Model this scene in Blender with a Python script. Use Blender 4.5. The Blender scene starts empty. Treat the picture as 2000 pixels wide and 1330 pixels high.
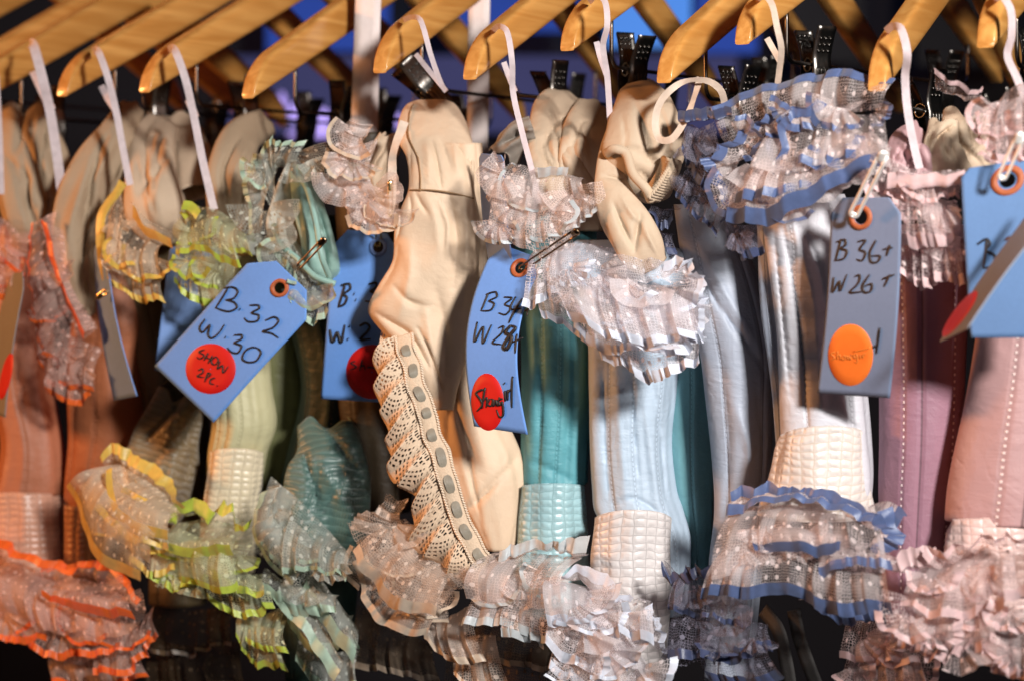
import bpy, math, random
import numpy as np

# ------------------------------------------------------------------ camera, world, lights, exposure
S = bpy.context.scene
COL = S.collection
PS = 0.00026                                   # metres per pixel per metre of distance
cam_d = bpy.data.cameras.new("camera")
cam = bpy.data.objects.new("camera", cam_d); COL.objects.link(cam)
cam.rotation_euler = (math.pi / 2, 0, 0)
cam_d.sensor_width = 36.0
cam_d.lens = 36.0 / (2000 * PS)
HZ = 400                                       # photo row of the horizon
cam_d.shift_y = -(665 - HZ) / 2000
cam_d.clip_start = 0.05; cam_d.clip_end = 60
cam_d.dof.use_dof = True
cam_d.dof.focus_distance = 1.27
cam_d.dof.aperture_fstop = 4.6
cam_d.dof.aperture_blades = 9
S.camera = cam

W = bpy.data.worlds.new("World"); S.world = W; W.use_nodes = True
W.node_tree.nodes["Background"].inputs[0].default_value = (0.35, 0.42, 0.6, 1)
W.node_tree.nodes["Background"].inputs[1].default_value = 0.014

S.view_settings.view_transform = 'Standard'
S.view_settings.look = 'None'
S.view_settings.exposure = 0.0
S.view_settings.gamma = 1.0
S.view_settings.use_curve_mapping = False
S.render.engine = 'CYCLES'
S.cycles.transparent_max_bounces = 24
S.cycles.max_bounces = 8
S.cycles.diffuse_bounces = 3
S.cycles.use_denoising = True
S.cycles.sample_clamp_indirect = 4.0

def area(name, loc, target, size, power, color, size_y=None):
    l = bpy.data.lights.new(name, 'AREA'); l.energy = power; l.color = color
    l.size = size
    if size_y: l.shape = 'RECTANGLE'; l.size_y = size_y
    o = bpy.data.objects.new(name, l); COL.objects.link(o)
    o.location = loc
    from mathutils import Vector
    d = Vector(target) - Vector(loc)
    o.rotation_euler = d.to_track_quat('-Z', 'Y').to_euler()
    return o
area("key_lamp", (0.68, -0.26, 0.54), (0.12, 1.25, -0.02), 0.17, 8.8, (1.0, 0.96, 0.92)).data.spread = math.radians(75)
area("warm_side_lamp", (-1.7, 1.25, 0.25), (0.1, 1.25, 0.0), 0.20, 24, (1.0, 0.40, 0.12))
area("soft_fill_lamp", (-0.35, -0.5, 0.9), (0.0, 1.4, 0.0), 1.0, 0.6, (0.80, 0.88, 1.0))
area("added_blue_wall_light", (0.3, 2.7, 1.3), (0.2, 3.6, 0.6), 0.5, 3.0, (0.35, 0.4, 1.0))  # unseen blue light added to brighten the back wall

# ------------------------------------------------------------------ pixel helpers (photo pixels 2000 x 1330)
def D(px):                                     # distance of the plane of the hanger tips
    return 1.0 / (0.7692 + 0.000112 * (px - 1000))
def P(px, py, dd=0.0):
    d = D(px) + dd
    return np.array([(px - 1000) * PS * d, d, (HZ - py) * PS * d])
RAIL = math.radians(29.5)

def cr(pts, n):
    """Catmull-Rom through rows of any width, n samples, by chord length."""
    p = np.array(pts, float)
    if len(p) == 2:
        t = np.linspace(0, 1, n)[:, None]; return p[0] * (1 - t) + p[1] * t
    seg = np.linalg.norm(np.diff(p[:, :3], axis=0), axis=1); seg = np.maximum(seg, 1e-9)
    k = np.concatenate([[0], np.cumsum(seg)]); k /= k[-1]
    m = np.zeros_like(p)
    m[1:-1] = (p[2:] - p[:-2]) / (k[2:] - k[:-2])[:, None]
    m[0] = (p[1] - p[0]) / (k[1] - k[0]); m[-1] = (p[-1] - p[-2]) / (k[-1] - k[-2])
    t = np.linspace(0, 1, n)
    i = np.clip(np.searchsorted(k, t, 'right') - 1, 0, len(p) - 2)
    h = (k[i + 1] - k[i]); u = ((t - k[i]) / h)[:, None]; h = h[:, None]
    return ((2*u**3 - 3*u**2 + 1) * p[i] + (u**3 - 2*u**2 + u) * h * m[i]
            + (-2*u**3 + 3*u**2) * p[i+1] + (u**3 - u**2) * h * m[i+1])

def noise1(rng, n, cells):
    g = [rng.uniform(-1, 1) for _ in range(int(cells) + 3)]
    x = np.linspace(0, cells, n); i = x.astype(int); f = x - i; f = f * f * (3 - 2 * f)
    g = np.array(g); return g[i] * (1 - f) + g[i + 1] * f

def unit(v): return v / np.maximum(np.linalg.norm(v, axis=-1, keepdims=True), 1e-9)

# ------------------------------------------------------------------ objects
def root(name, label, cat, loc, group=None, kind=None):
    o = bpy.data.objects.new(name, None); COL.objects.link(o)
    o.empty_display_size = 0.02
    o.location = tuple(loc); o['label'] = label; o['category'] = cat
    if group: o['group'] = group
    if kind: o['kind'] = kind
    return o
WORLD0 = {}
def wloc(o):
    p = np.zeros(3)
    while o is not None:
        p = p + np.array(o.location); o = o.parent
    return p
def mesh(name, V, F, mat, parent=None, uv=None, smooth=True, local=False, solid=0):
    V = np.asarray(V, float)
    o = bpy.data.objects.new(name, None) if False else None
    me = bpy.data.meshes.new(name)
    if parent is not None and not local: V = V - wloc(parent)
    me.from_pydata([tuple(v) for v in V], [], [tuple(int(i) for i in f) for f in F])
    if uv is not None:
        ul = me.uv_layers.new(name="UVMap")
        idx = np.empty(len(me.loops), dtype=np.int32); me.loops.foreach_get("vertex_index", idx)
        ul.data.foreach_set("uv", np.asarray(uv, np.float32)[idx].ravel())
    me.materials.append(mat)
    if smooth: me.polygons.foreach_set("use_smooth", [True] * len(me.polygons))
    me.update()
    o = bpy.data.objects.new(name, me); COL.objects.link(o)
    if parent is not None: o.parent = parent
    if solid:
        md = o.modifiers.new("thickness", 'SOLIDIFY'); md.thickness = solid; md.offset = 0
    return o
def single(o, label, cat, group=None, kind=None):
    if label: o['label'] = label
    if cat: o['category'] = cat
    if group: o['group'] = group
    if kind: o['kind'] = kind
    return o
def grid_faces(n, m, off=0, wrap=False):
    F = []
    for i in range(n - 1):
        for j in range(m if wrap else m - 1):
            k = (j + 1) % m
            F.append((off + i*m + j, off + i*m + k, off + (i+1)*m + k, off + (i+1)*m + j))
    return F
class MB:                                      # collects geometry into one mesh
    def __init__(s): s.V = []; s.F = []; s.U = []
    def add(s, V, F, U=None):
        o = len(s.V)
        s.V += [tuple(v) for v in V]; s.F += [tuple(i + o for i in f) for f in F]
        s.U += [tuple(u) for u in U] if U is not None else [(0, 0)] * len(V)
    def tube(s, pts, r, n=8, closed=False, flat=None):
        p = np.array(pts, float); m = len(p)
        if closed: t = np.roll(p, -1, 0) - np.roll(p, 1, 0)
        else: t = np.gradient(p, axis=0)
        t = unit(t); ref = np.array([0.3, -1, 0.2]); a = unit(np.cross(t, ref)); b = np.cross(t, a)
        r = np.broadcast_to(np.asarray(r, float), (m,))
        V = []
        for i in range(m):
            for j in range(n):
                c = 2 * math.pi * j / n
                V.append(p[i] + r[i] * (a[i] * math.cos(c) + b[i] * math.sin(c) * (flat or 1)))
        F = grid_faces(m, n, 0, True)
        if closed: F += [((m-1)*n + j, (m-1)*n + (j+1) % n, (j+1) % n, j) for j in range(n)]
        else: F += [tuple(range(n))[::-1], tuple((m-1)*n + j for j in range(n))]
        s.add(V, F)
    def box(s, c, x, y, z):                    # centre and three half-axis vectors
        c, x, y, z = [np.array(q, float) for q in (c, x, y, z)]
        V = [c + a*x + b*y + d*z for a in (-1, 1) for b in (-1, 1) for d in (-1, 1)]
        s.add(V, [(0,1,3,2),(4,6,7,5),(0,4,5,1),(2,3,7,6),(0,2,6,4),(1,5,7,3)])
    def build(s, name, mat, parent=None, **k): return mesh(name, s.V, s.F, mat, parent, uv=s.U, **k)

# ------------------------------------------------------------------ materials
def newmat(name):
    m = bpy.data.materials.new(name); m.use_nodes = True
    nt = m.node_tree; nt.nodes.clear()
    return m, nt
def nd(nt, kind, props=None, **ins):
    n = nt.nodes.new(kind)
    for k, v in (props or {}).items(): setattr(n, k, v)
    for k, v in ins.items():
        key = int(k[1:]) if k[0] == '_' and k[1:].isdigit() else k.replace('_', ' ')
        if isinstance(v, bpy.types.NodeSocket): nt.links.new(v, n.inputs[key])
        else: n.inputs[key].default_value = v
    return n
def mth(nt, op, a, b=None, c=None):
    n = nt.nodes.new('ShaderNodeMath'); n.operation = op
    for i, v in enumerate((a, b, c)):
        if v is None: continue
        if isinstance(v, bpy.types.NodeSocket): nt.links.new(v, n.inputs[i])
        else: n.inputs[i].default_value = v
    return n.outputs[0]
def rgb(c): return (c[0], c[1], c[2], 1)
def out(nt, sh): nd(nt, 'ShaderNodeOutputMaterial', Surface=sh)
def uvxy(nt):
    uv = nd(nt, 'ShaderNodeUVMap').outputs[0]
    s = nd(nt, 'ShaderNodeSeparateXYZ', Vector=uv)
    return uv, s.outputs[0], s.outputs[1]
def smooth(nt, x, lo, hi):
    n = nd(nt, 'ShaderNodeMapRange', {'interpolation_type': 'SMOOTHSTEP'}, Value=x)
    n.inputs[1].default_value = lo; n.inputs[2].default_value = hi
    return n.outputs[0]
def mixc(nt, f, a, b):
    n = nd(nt, 'ShaderNodeMix', {'data_type': 'RGBA'})
    for key, v in ((0, f), (6, a), (7, b)):
        if isinstance(v, bpy.types.NodeSocket): nt.links.new(v, n.inputs[key])
        else: n.inputs[key].default_value = v
    return n.outputs[2]

def plain(name, c, rough=0.5, metal=0.0, coat=0.0, var=0.0, scale=60, bump=0.0):
    m, nt = newmat(name)
    b = nd(nt, 'ShaderNodeBsdfPrincipled', Base_Color=rgb(c), Roughness=rough, Metallic=metal, Coat_Weight=coat)
    g = nd(nt, 'ShaderNodeNewGeometry')
    if var or bump:
        nz = nd(nt, 'ShaderNodeTexNoise', Vector=g.outputs['Position'], Scale=scale, Detail=5.0)
        if var:
            col = mixc(nt, nz.outputs[0], rgb([x * (1 - var) for x in c]), rgb([min(1, x * (1 + var)) for x in c]))
            nt.links.new(col, b.inputs['Base Color'])
        if bump:
            bp = nd(nt, 'ShaderNodeBump', Strength=0.5, Distance=bump, Height=nz.outputs[0])
            nt.links.new(bp.outputs[0], b.inputs['Normal'])
    out(nt, b.outputs[0]); return m

def satin(name, c, stitches=(), rough=0.5, wr=1.0, stitch_col=None, seam=(), sheen=0.3, dots=False):
    """satin cloth: u = angle round the garment (0..1), v = metres down; rows of stitching at the given u."""
    m, nt = newmat(name)
    uv, u, v = uvxy(nt)
    b = nd(nt, 'ShaderNodeBsdfPrincipled', Roughness=rough + 0.04, Sheen_Weight=sheen * 0.2, Sheen_Roughness=0.4)
    b.inputs['Sheen Tint'].default_value = rgb([min(1, x * 1.5) for x in c])
    b.inputs['Specular IOR Level'].default_value = 0.42
    mp = nd(nt, 'ShaderNodeMapping', Vector=uv); mp.inputs['Scale'].default_value = (9, 190, 1)
    n1 = nd(nt, 'ShaderNodeTexNoise', Vector=mp.outputs[0], Scale=1.0, Detail=3.0, Distortion=0.6)
    g = nd(nt, 'ShaderNodeNewGeometry')
    n2 = nd(nt, 'ShaderNodeTexNoise', Vector=g.outputs['Position'], Scale=38.0, Detail=3.0)
    n3 = nd(nt, 'ShaderNodeTexNoise', Vector=g.outputs['Position'], Scale=900.0, Detail=1.0)
    col = mixc(nt, n2.outputs[0], rgb([x * 0.88 for x in c]), rgb([min(1, x * 1.1) for x in c]))
    h = mth(nt, 'ADD', mth(nt, 'MULTIPLY', n1.outputs[0], 0.7 * wr), mth(nt, 'MULTIPLY', n2.outputs[0], 2.2))
    h = mth(nt, 'ADD', h, mth(nt, 'MULTIPLY', n3.outputs[0], 0.16))
    n4 = nd(nt, 'ShaderNodeTexNoise', Vector=g.outputs['Position'], Scale=24.0, Detail=4.0, Roughness=0.55, Distortion=1.4)
    rdg = mth(nt, 'ABSOLUTE', mth(nt, 'SUBTRACT', n4.outputs[0], 0.5))     # thin creases
    h = mth(nt, 'ADD', h, mth(nt, 'MULTIPLY', smooth(nt, rdg, 0.0, 0.12), 0.26))
    sc = stitch_col or [min(1, x * 1.12 + 0.01) for x in c]
    for u0 in stitches:
        du = mth(nt, 'ABSOLUTE', mth(nt, 'SUBTRACT', u, u0))
        ln = smooth(nt, du, 0.0052 if dots else 0.0038, 0.0022)
        gr = smooth(nt, du, 0.016, 0.0)
        fr = mth(nt, 'PINGPONG', v, 0.0016 if not dots else 0.0021)
        dash = smooth(nt, fr, 0.0011, 0.0015) if dots else smooth(nt, fr, 0.0004, 0.0008)
        f = mth(nt, 'MULTIPLY', ln, dash)
        col = mixc(nt, mth(nt, 'MULTIPLY', gr, 0.22), col, rgb([x * 0.4 for x in c]))
        col = mixc(nt, f, col, rgb(sc))
        puck = mth(nt, 'MULTIPLY', smooth(nt, du, 0.055, 0.0), n1.outputs[0])
        h = mth(nt, 'ADD', h, mth(nt, 'MULTIPLY', puck, 0.8))
        h = mth(nt, 'ADD', h, mth(nt, 'MULTIPLY', gr, -0.9)); h = mth(nt, 'ADD', h, mth(nt, 'MULTIPLY', f, 0.9))
    for u0 in seam:
        du = mth(nt, 'ABSOLUTE', mth(nt, 'SUBTRACT', u, u0))
        col = mixc(nt, mth(nt, 'MULTIPLY', smooth(nt, du, 0.006, 0.0015), 0.75), col, rgb([x * 0.3 for x in c]))
        h = mth(nt, 'ADD', h, mth(nt, 'MULTIPLY', smooth(nt, du, 0.02, 0.0), -1.4))
    nt.links.new(col, b.inputs['Base Color'])
    bp = nd(nt, 'ShaderNodeBump', Strength=0.55, Distance=0.0011, Height=h)
    nt.links.new(bp.outputs[0], b.inputs['Normal'])
    out(nt, b.outputs[0]); return m

def quilt(name, c, cell=(0.0084, 0.0050), thread=None):
    """small quilted squares: u, v both in metres."""
    m, nt = newmat(name)
    uv, u, v = uvxy(nt)
    g = nd(nt, 'ShaderNodeNewGeometry')
    wz = nd(nt, 'ShaderNodeTexNoise', Vector=g.outputs['Position'], Scale=60.0, Detail=2.0)
    w = mth(nt, 'MULTIPLY', mth(nt, 'SUBTRACT', wz.outputs[0], 0.5), 0.006)
    pu = mth(nt, 'PINGPONG', mth(nt, 'ADD', u, w), cell[0] / 2); pv = mth(nt, 'PINGPONG', mth(nt, 'ADD', v, w), cell[1] / 2)
    hu = smooth(nt, pu, 0, cell[0] * 0.3); hv = smooth(nt, pv, 0, cell[1] * 0.42)
    h = mth(nt, 'MULTIPLY', hu, hv)
    ln = mth(nt, 'MAXIMUM', smooth(nt, pu, 0.0005, 0.0001), smooth(nt, pv, 0.00045, 0.0001))
    nz = nd(nt, 'ShaderNodeTexNoise', Vector=g.outputs['Position'], Scale=120.0, Detail=3.0)
    col = mixc(nt, nz.outputs[0], rgb([x * 0.8 for x in c]), rgb([min(1, x * 1.15) for x in c]))
    col = mixc(nt, mth(nt, 'MULTIPLY', ln, 0.55), col, rgb(thread or [x * 0.42 for x in c]))
    b = nd(nt, 'ShaderNodeBsdfPrincipled', Base_Color=col, Roughness=0.36, Sheen_Weight=0.2)
    hh = mth(nt, 'ADD', h, mth(nt, 'MULTIPLY', nz.outputs[0], 1.3))
    bp = nd(nt, 'ShaderNodeBump', Strength=0.5, Distance=0.0009, Height=hh)
    nt.links.new(bp.outputs[0], b.inputs['Normal'])
    out(nt, b.outputs[0]); return m

def lace(name, c, base=0.30, cell=560, dot=105, tint=None):
    """fine dotted net: uv in metres; see-through between threads."""
    m, nt = newmat(name)
    uv, u, v = uvxy(nt)
    vo = nd(nt, 'ShaderNodeTexVoronoi', {'voronoi_dimensions': '2D', 'feature': 'DISTANCE_TO_EDGE'}, Vector=uv, Scale=cell, Randomness=0.55)
    th = smooth(nt, vo.outputs['Distance'], 0.13, 0.04)
    vd = nd(nt, 'ShaderNodeTexVoronoi', {'voronoi_dimensions': '2D', 'feature': 'F1'}, Vector=uv, Scale=dot, Randomness=0.35)
    do = smooth(nt, vd.outputs['Distance'], 0.19, 0.13)
    nz = nd(nt, 'ShaderNodeTexNoise', Vector=uv, Scale=26.0, Detail=3.0)
    bs = mth(nt, 'MULTIPLY', smooth(nt, nz.outputs[0], 0.36, 0.62), base * 1.7)
    a = mth(nt, 'MAXIMUM', mth(nt, 'MAXIMUM', mth(nt, 'MULTIPLY', th, 0.8), mth(nt, 'MULTIPLY', do, 0.95)), bs)
    col = mixc(nt, mth(nt, 'MAXIMUM', do, mth(nt, 'MULTIPLY', th, 0.3)), rgb(c), rgb([min(1, x * 1.12 + 0.02) for x in c]))
    df = nd(nt, 'ShaderNodeBsdfDiffuse', Color=col); tl = nd(nt, 'ShaderNodeBsdfTranslucent', Color=col)
    mx = nd(nt, 'ShaderNodeMixShader', Fac=0.55, _1=df.outputs[0], _2=tl.outputs[0])
    tr = nd(nt, 'ShaderNodeBsdfTransparent')
    fs = nd(nt, 'ShaderNodeMixShader', Fac=a, _1=tr.outputs[0], _2=mx.outputs[0])
    out(nt, fs.outputs[0]); return m

def ribbon_mat(name, c, rough=0.38, transl=0.2):
    m, nt = newmat(name)
    uv, u, v = uvxy(nt)
    g = nd(nt, 'ShaderNodeNewGeometry')
    nz = nd(nt, 'ShaderNodeTexNoise', Vector=g.outputs['Position'], Scale=170.0, Detail=3.0)
    wv = nd(nt, 'ShaderNodeTexNoise', Vector=g.outputs['Position'], Scale=1500.0, Detail=1.0)
    col = mixc(nt, nz.outputs[0], rgb([x * 0.72 for x in c]), rgb([min(1, x * 1.25) for x in c]))
    b = nd(nt, 'ShaderNodeBsdfPrincipled', Base_Color=col, Roughness=rough, Sheen_Weight=0.25)
    bp = nd(nt, 'ShaderNodeBump', Strength=0.5, Distance=0.0006, Height=mth(nt, 'ADD', nz.outputs[0], mth(nt, 'MULTIPLY', wv.outputs[0], 0.4)))
    nt.links.new(bp.outputs[0], b.inputs['Normal'])
    tl = nd(nt, 'ShaderNodeBsdfTranslucent', Color=col)
    mx = nd(nt, 'ShaderNodeMixShader', Fac=transl, _1=b.outputs[0], _2=tl.outputs[0])
    out(nt, mx.outputs[0]); return m

def wood(name):
    m, nt = newmat(name)
    tc = nd(nt, 'ShaderNodeTexCoord')
    info = nd(nt, 'ShaderNodeObjectInfo')
    off = nd(nt, 'ShaderNodeVectorMath', {'operation': 'ADD'}, _0=tc.outputs['Object'], _1=info.outputs['Location'])
    mp = nd(nt, 'ShaderNodeMapping', Vector=off.outputs[0]); mp.inputs['Scale'].default_value = (7, 120, 120)
    nz = nd(nt, 'ShaderNodeTexNoise', Vector=mp.outputs[0], Scale=1.0, Detail=6.0, Distortion=0.7)
    n2 = nd(nt, 'ShaderNodeTexNoise', Vector=off.outputs[0], Scale=11.0, Detail=2.0)
    col = mixc(nt, smooth(nt, nz.outputs[0], 0.3, 0.75), (0.50, 0.215, 0.046, 1), (0.74, 0.39, 0.115, 1))
    col = mixc(nt, mth(nt, 'MULTIPLY', n2.outputs[0], 0.35), col, (0.5, 0.22, 0.05, 1))
    b = nd(nt, 'ShaderNodeBsdfPrincipled', Base_Color=col, Roughness=0.34, Coat_Weight=0.55, Coat_Roughness=0.16)
    bp = nd(nt, 'ShaderNodeBump', Strength=0.15, Distance=0.0005, Height=nz.outputs[0])
    nt.links.new(bp.outputs[0], b.inputs['Normal'])
    out(nt, b.outputs[0]); return m

def card(name, c, hole=None, r=0.0042):
    """paper tag: uv in metres, a round punched hole at hole"""
    m, nt = newmat(name)
    uv, u, v = uvxy(nt)
    g = nd(nt, 'ShaderNodeNewGeometry')
    nz = nd(nt, 'ShaderNodeTexNoise', Vector=g.outputs['Position'], Scale=420.0, Detail=6.0, Roughness=0.7)
    n2 = nd(nt, 'ShaderNodeTexNoise', Vector=g.outputs['Position'], Scale=28.0, Detail=4.0)
    f = mth(nt, 'ADD', mth(nt, 'MULTIPLY', nz.outputs[0], 0.5), mth(nt, 'MULTIPLY', n2.outputs[0], 0.5))
    col = mixc(nt, f, rgb([x * 0.78 for x in c]), rgb([min(1, x * 1.2) for x in c]))
    b = nd(nt, 'ShaderNodeBsdfPrincipled', Base_Color=col, Roughness=0.7)
    bp = nd(nt, 'ShaderNodeBump', Strength=0.25, Distance=0.0004, Height=f)
    nt.links.new(bp.outputs[0], b.inputs['Normal'])
    sh = b.outputs[0]
    if hole:
        du = mth(nt, 'SUBTRACT', u, hole[0]); dv = mth(nt, 'SUBTRACT', v, hole[1])
        d2 = mth(nt, 'SQRT', mth(nt, 'ADD', mth(nt, 'MULTIPLY', du, du), mth(nt, 'MULTIPLY', dv, dv)))
        tr = nd(nt, 'ShaderNodeBsdfTransparent')
        sh = nd(nt, 'ShaderNodeMixShader', Fac=mth(nt, 'LESS_THAN', d2, r), _1=sh, _2=tr.outputs[0]).outputs[0]
    out(nt, sh); return m

def crochet(name, c):
    """scalloped cotton lace with worked holes; u along the edge, v from band (0) to rim, metres"""
    m, nt = newmat(name)
    uv, u, v = uvxy(nt)
    Pd = 0.026
    x = mth(nt, 'SUBTRACT', mth(nt, 'MODULO', mth(nt, 'ADD', u, 1.0), Pd), Pd / 2)
    r = mth(nt, 'SQRT', mth(nt, 'ADD', mth(nt, 'MULTIPLY', x, x), mth(nt, 'MULTIPLY', v, v)))
    an = mth(nt, 'ARCTAN2', x, mth(nt, 'ADD', v, 0.002))
    ring = mth(nt, 'PINGPONG', r, 0.0014)
    spoke = mth(nt, 'PINGPONG', mth(nt, 'ADD', an, 9.0), 0.085)
    hole = mth(nt, 'MULTIPLY', smooth(nt, ring, 0.0006, 0.0009), smooth(nt, spoke, 0.03, 0.05))
    vo = nd(nt, 'ShaderNodeTexVoronoi', {'voronoi_dimensions': '2D', 'feature': 'DISTANCE_TO_EDGE'}, Vector=uv, Scale=330.0, Randomness=0.6)
    hole2 = smooth(nt, vo.outputs['Distance'], 0.2, 0.28)
    sel = smooth(nt, r, 0.0125, 0.0128)
    hole = mth(nt, 'ADD', mth(nt, 'MULTIPLY', hole2, mth(nt, 'SUBTRACT', 1.0, sel)), mth(nt, 'MULTIPLY', hole, sel))
    solid = mth(nt, 'MAXIMUM', smooth(nt, mth(nt, 'ABSOLUTE', mth(nt, 'SUBTRACT', r, 0.0128)), 0.0012, 0.0006), smooth(nt, v, 0.003, 0.001))
    rim = smooth(nt, r, 0.0245, 0.026)
    hole = mth(nt, 'MULTIPLY', hole, mth(nt, 'SUBTRACT', 1.0, mth(nt, 'MAXIMUM', solid, rim)))
    nz = nd(nt, 'ShaderNodeTexNoise', Vector=uv, Scale=900.0, Detail=3.0)
    col = mixc(nt, nz.outputs[0], rgb([q * 0.7 for q in c]), rgb([min(1, q * 1.15) for q in c]))
    b = nd(nt, 'ShaderNodeBsdfPrincipled', Base_Color=col, Roughness=0.75)
    bp = nd(nt, 'ShaderNodeBump', Strength=0.7, Distance=0.001, Height=mth(nt, 'SUBTRACT', mth(nt, 'MULTIPLY', nz.outputs[0], 0.6), hole))
    nt.links.new(bp.outputs[0], b.inputs['Normal'])
    tr = nd(nt, 'ShaderNodeBsdfTransparent')
    out(nt, nd(nt, 'ShaderNodeMixShader', Fac=hole, _1=b.outputs[0], _2=tr.outputs[0]).outputs[0])
    return m

def glow(name, c, s):
    m, nt = newmat(name)
    tc = nd(nt, 'ShaderNodeTexCoord')
    nz = nd(nt, 'ShaderNodeTexNoise', Vector=tc.outputs['Object'], Scale=3.0, Detail=2.0)
    col = mixc(nt, nz.outputs[0], rgb([x * 0.7 for x in c]), rgb([min(1, x * 1.2) for x in c]))
    e = nd(nt, 'ShaderNodeEmission', Color=col, Strength=s)
    out(nt, e.outputs[0]); return m

WOOD = wood("varnished beech")
WIRE = plain("dark wire", (0.10, 0.085, 0.075), 0.28, 1.0)
CLIPM = plain("smoked chrome", (0.13, 0.12, 0.11), 0.3, 1.0, bump=0.0004, scale=300)
PIN_D = plain("dark brass", (0.22, 0.15, 0.09), 0.25, 1.0)
PIN_G = plain("gilt brass", (0.75, 0.55, 0.28), 0.25, 1.0)
PIN_W = plain("pale steel", (0.92, 0.90, 0.86), 0.45, 0.55)
TAPE = ribbon_mat("white tape", (0.66, 0.56, 0.58), 0.6, 0.15)
TAPE_C = ribbon_mat("cream tape", (0.70, 0.56, 0.45), 0.6, 0.15)
INK = plain("black ink", (0.012, 0.011, 0.014), 0.5)
INK_B = plain("brown ink", (0.10, 0.035, 0.015), 0.5)
INK_F = plain("faded ink", (0.62, 0.17, 0.02), 0.6)
RED = plain("red paper dot", (0.56, 0.006, 0.004), 0.55, var=0.12, scale=90)
WARM_RED_DOT = plain("warm painted red dot", (0.80, 0.17, 0.02), 0.5, var=0.25, scale=60, bump=0.0006)  # red sticker turned orange to paint in the warm light
RINGM = plain("brown fibre ring", (0.38, 0.10, 0.035), 0.6, var=0.25, scale=400)
RING_B = plain("blue fibre ring", (0.13, 0.24, 0.55), 0.6, var=0.15, scale=400)
LINING = satin("beige lining", (0.50, 0.38, 0.27), rough=0.66, wr=0.5)
LINING_D = satin("grey beige lining", (0.36, 0.265, 0.175), rough=0.68, wr=0.5)
LACE = lace("pink white net", (0.88, 0.79, 0.77), 0.36)
LACE_B = lace("bluish white net", (0.88, 0.84, 0.87), 0.38)
LACE_C = lace("cream net", (0.84, 0.72, 0.63), 0.36)
LACE_G = lace("grey mint net", (0.64, 0.67, 0.62), 0.34)
LACE_O = lace("peach net", (0.86, 0.62, 0.54), 0.34)
LACE_Y = lace("straw net", (0.88, 0.76, 0.60), 0.34)
LACE_L = lace("pale green net", (0.74, 0.78, 0.56), 0.34)
LACE_N = lace("navy trimmed net", (0.86, 0.77, 0.76), 0.34)  # even pale pink net for the navy trimmed ruffles
LACE_D = lace("dark blue net", (0.26, 0.25, 0.32), 0.30)
LACE_P = lace("rose net", (0.86, 0.72, 0.71), 0.30)

# ------------------------------------------------------------------ cloth builders
def body(name, rows, mat, parent, dd=0.04, ratio=0.9, folds=((9, .03), (5, .04), (14, .015)), seed=0, n=64, m=None, metric=False, drift=2.0, crease=0.007, lines=(), arc=0):
    """hollow tube of cloth. rows: (py, left px, right px [, dd])."""
    rng = random.Random(seed)
    rows = [tuple(r) + ((0.0,) if len(r) == 3 else ()) for r in rows]
    m = m or max(12, int((rows[-1][0] - rows[0][0]) / 7))
    R = cr([(r[0], r[1], r[2], r[3]) for r in rows], m)
    ph = [(k, a * 0.62, rng.uniform(0, 6.3), rng.uniform(-drift, drift)) for k, a in folds]
    ph += [(rng.choice((2, 3, 4, 5, 6)), crease * rng.uniform(.4, 1), rng.uniform(0, 6.3), rng.choice((-1, 1)) * rng.uniform(5, 16)) for _ in range(8)]
    V = []; U = []; vm = 0; last = None
    a = np.linspace(0, 2*math.pi, n + 1) - math.pi
    for i in range(m):
        py, L, Rr, de = R[i]; cx = (L + Rr) / 2
        c = P(cx, py, dd + de); hw = (Rr - L) / 2 * PS * c[1]
        if last is not None: vm += np.linalg.norm(c - last)
        last = c
        t = i / (m - 1)
        f = 1 + sum(q * np.sin(k * a + p + d * t) for k, q, p, d in ph)
        x = c[0] + hw * np.sin(a) * f; y = c[1] + hw * ratio * (0.35 - np.cos(a) * f)
        z = c[2] - arc * PS * c[1] * (1 - np.cos(np.clip(a, -1.7, 1.7))) * max(0, 1 - 2.5 * t)
        V += list(np.stack([x, y, z], 1))
        if metric: U += [(aa * hw * 1.05, -vm) for aa in a]
        else: U += [(aa / (2*math.pi) + 0.5, -vm) for aa in a]
    V = press(np.array(V), lines)
    return mesh(name, V, grid_faces(m, n + 1), mat, parent, uv=U, solid=0.0008)

def press(V, lines):
    """folds pressed into the front of a cloth: each line is (points in photo pixels, half width px, depth m; + is a valley)"""
    if not len(lines): return V
    px = 1000 + V[:, 0] / V[:, 1] / PS; py = HZ - V[:, 2] / V[:, 1] / PS
    mid = np.median(V[:, 1]); front = np.clip((mid + .008 - V[:, 1]) / .008, 0, 1)
    for pts, wd, dp in lines:
        Q = cr(pts, 40) if len(pts) > 2 else np.array([np.array(pts[0]) + (np.array(pts[1]) - np.array(pts[0])) * t for t in np.linspace(0, 1, 40)], float)
        d2 = (px[:, None] - Q[None, :, 0]) ** 2 + (py[:, None] - Q[None, :, 1]) ** 2
        k = np.argmin(d2, axis=1); d = np.sqrt(d2[np.arange(len(px)), k])
        tpr = np.sin(np.pi * np.clip(k / 39 * .8 + .1, 0, 1))
        V[:, 1] += front * 0.5 * dp * np.exp(-np.abs(d / (0.72 * wd)) ** 1.5) * tpr
    return V

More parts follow.
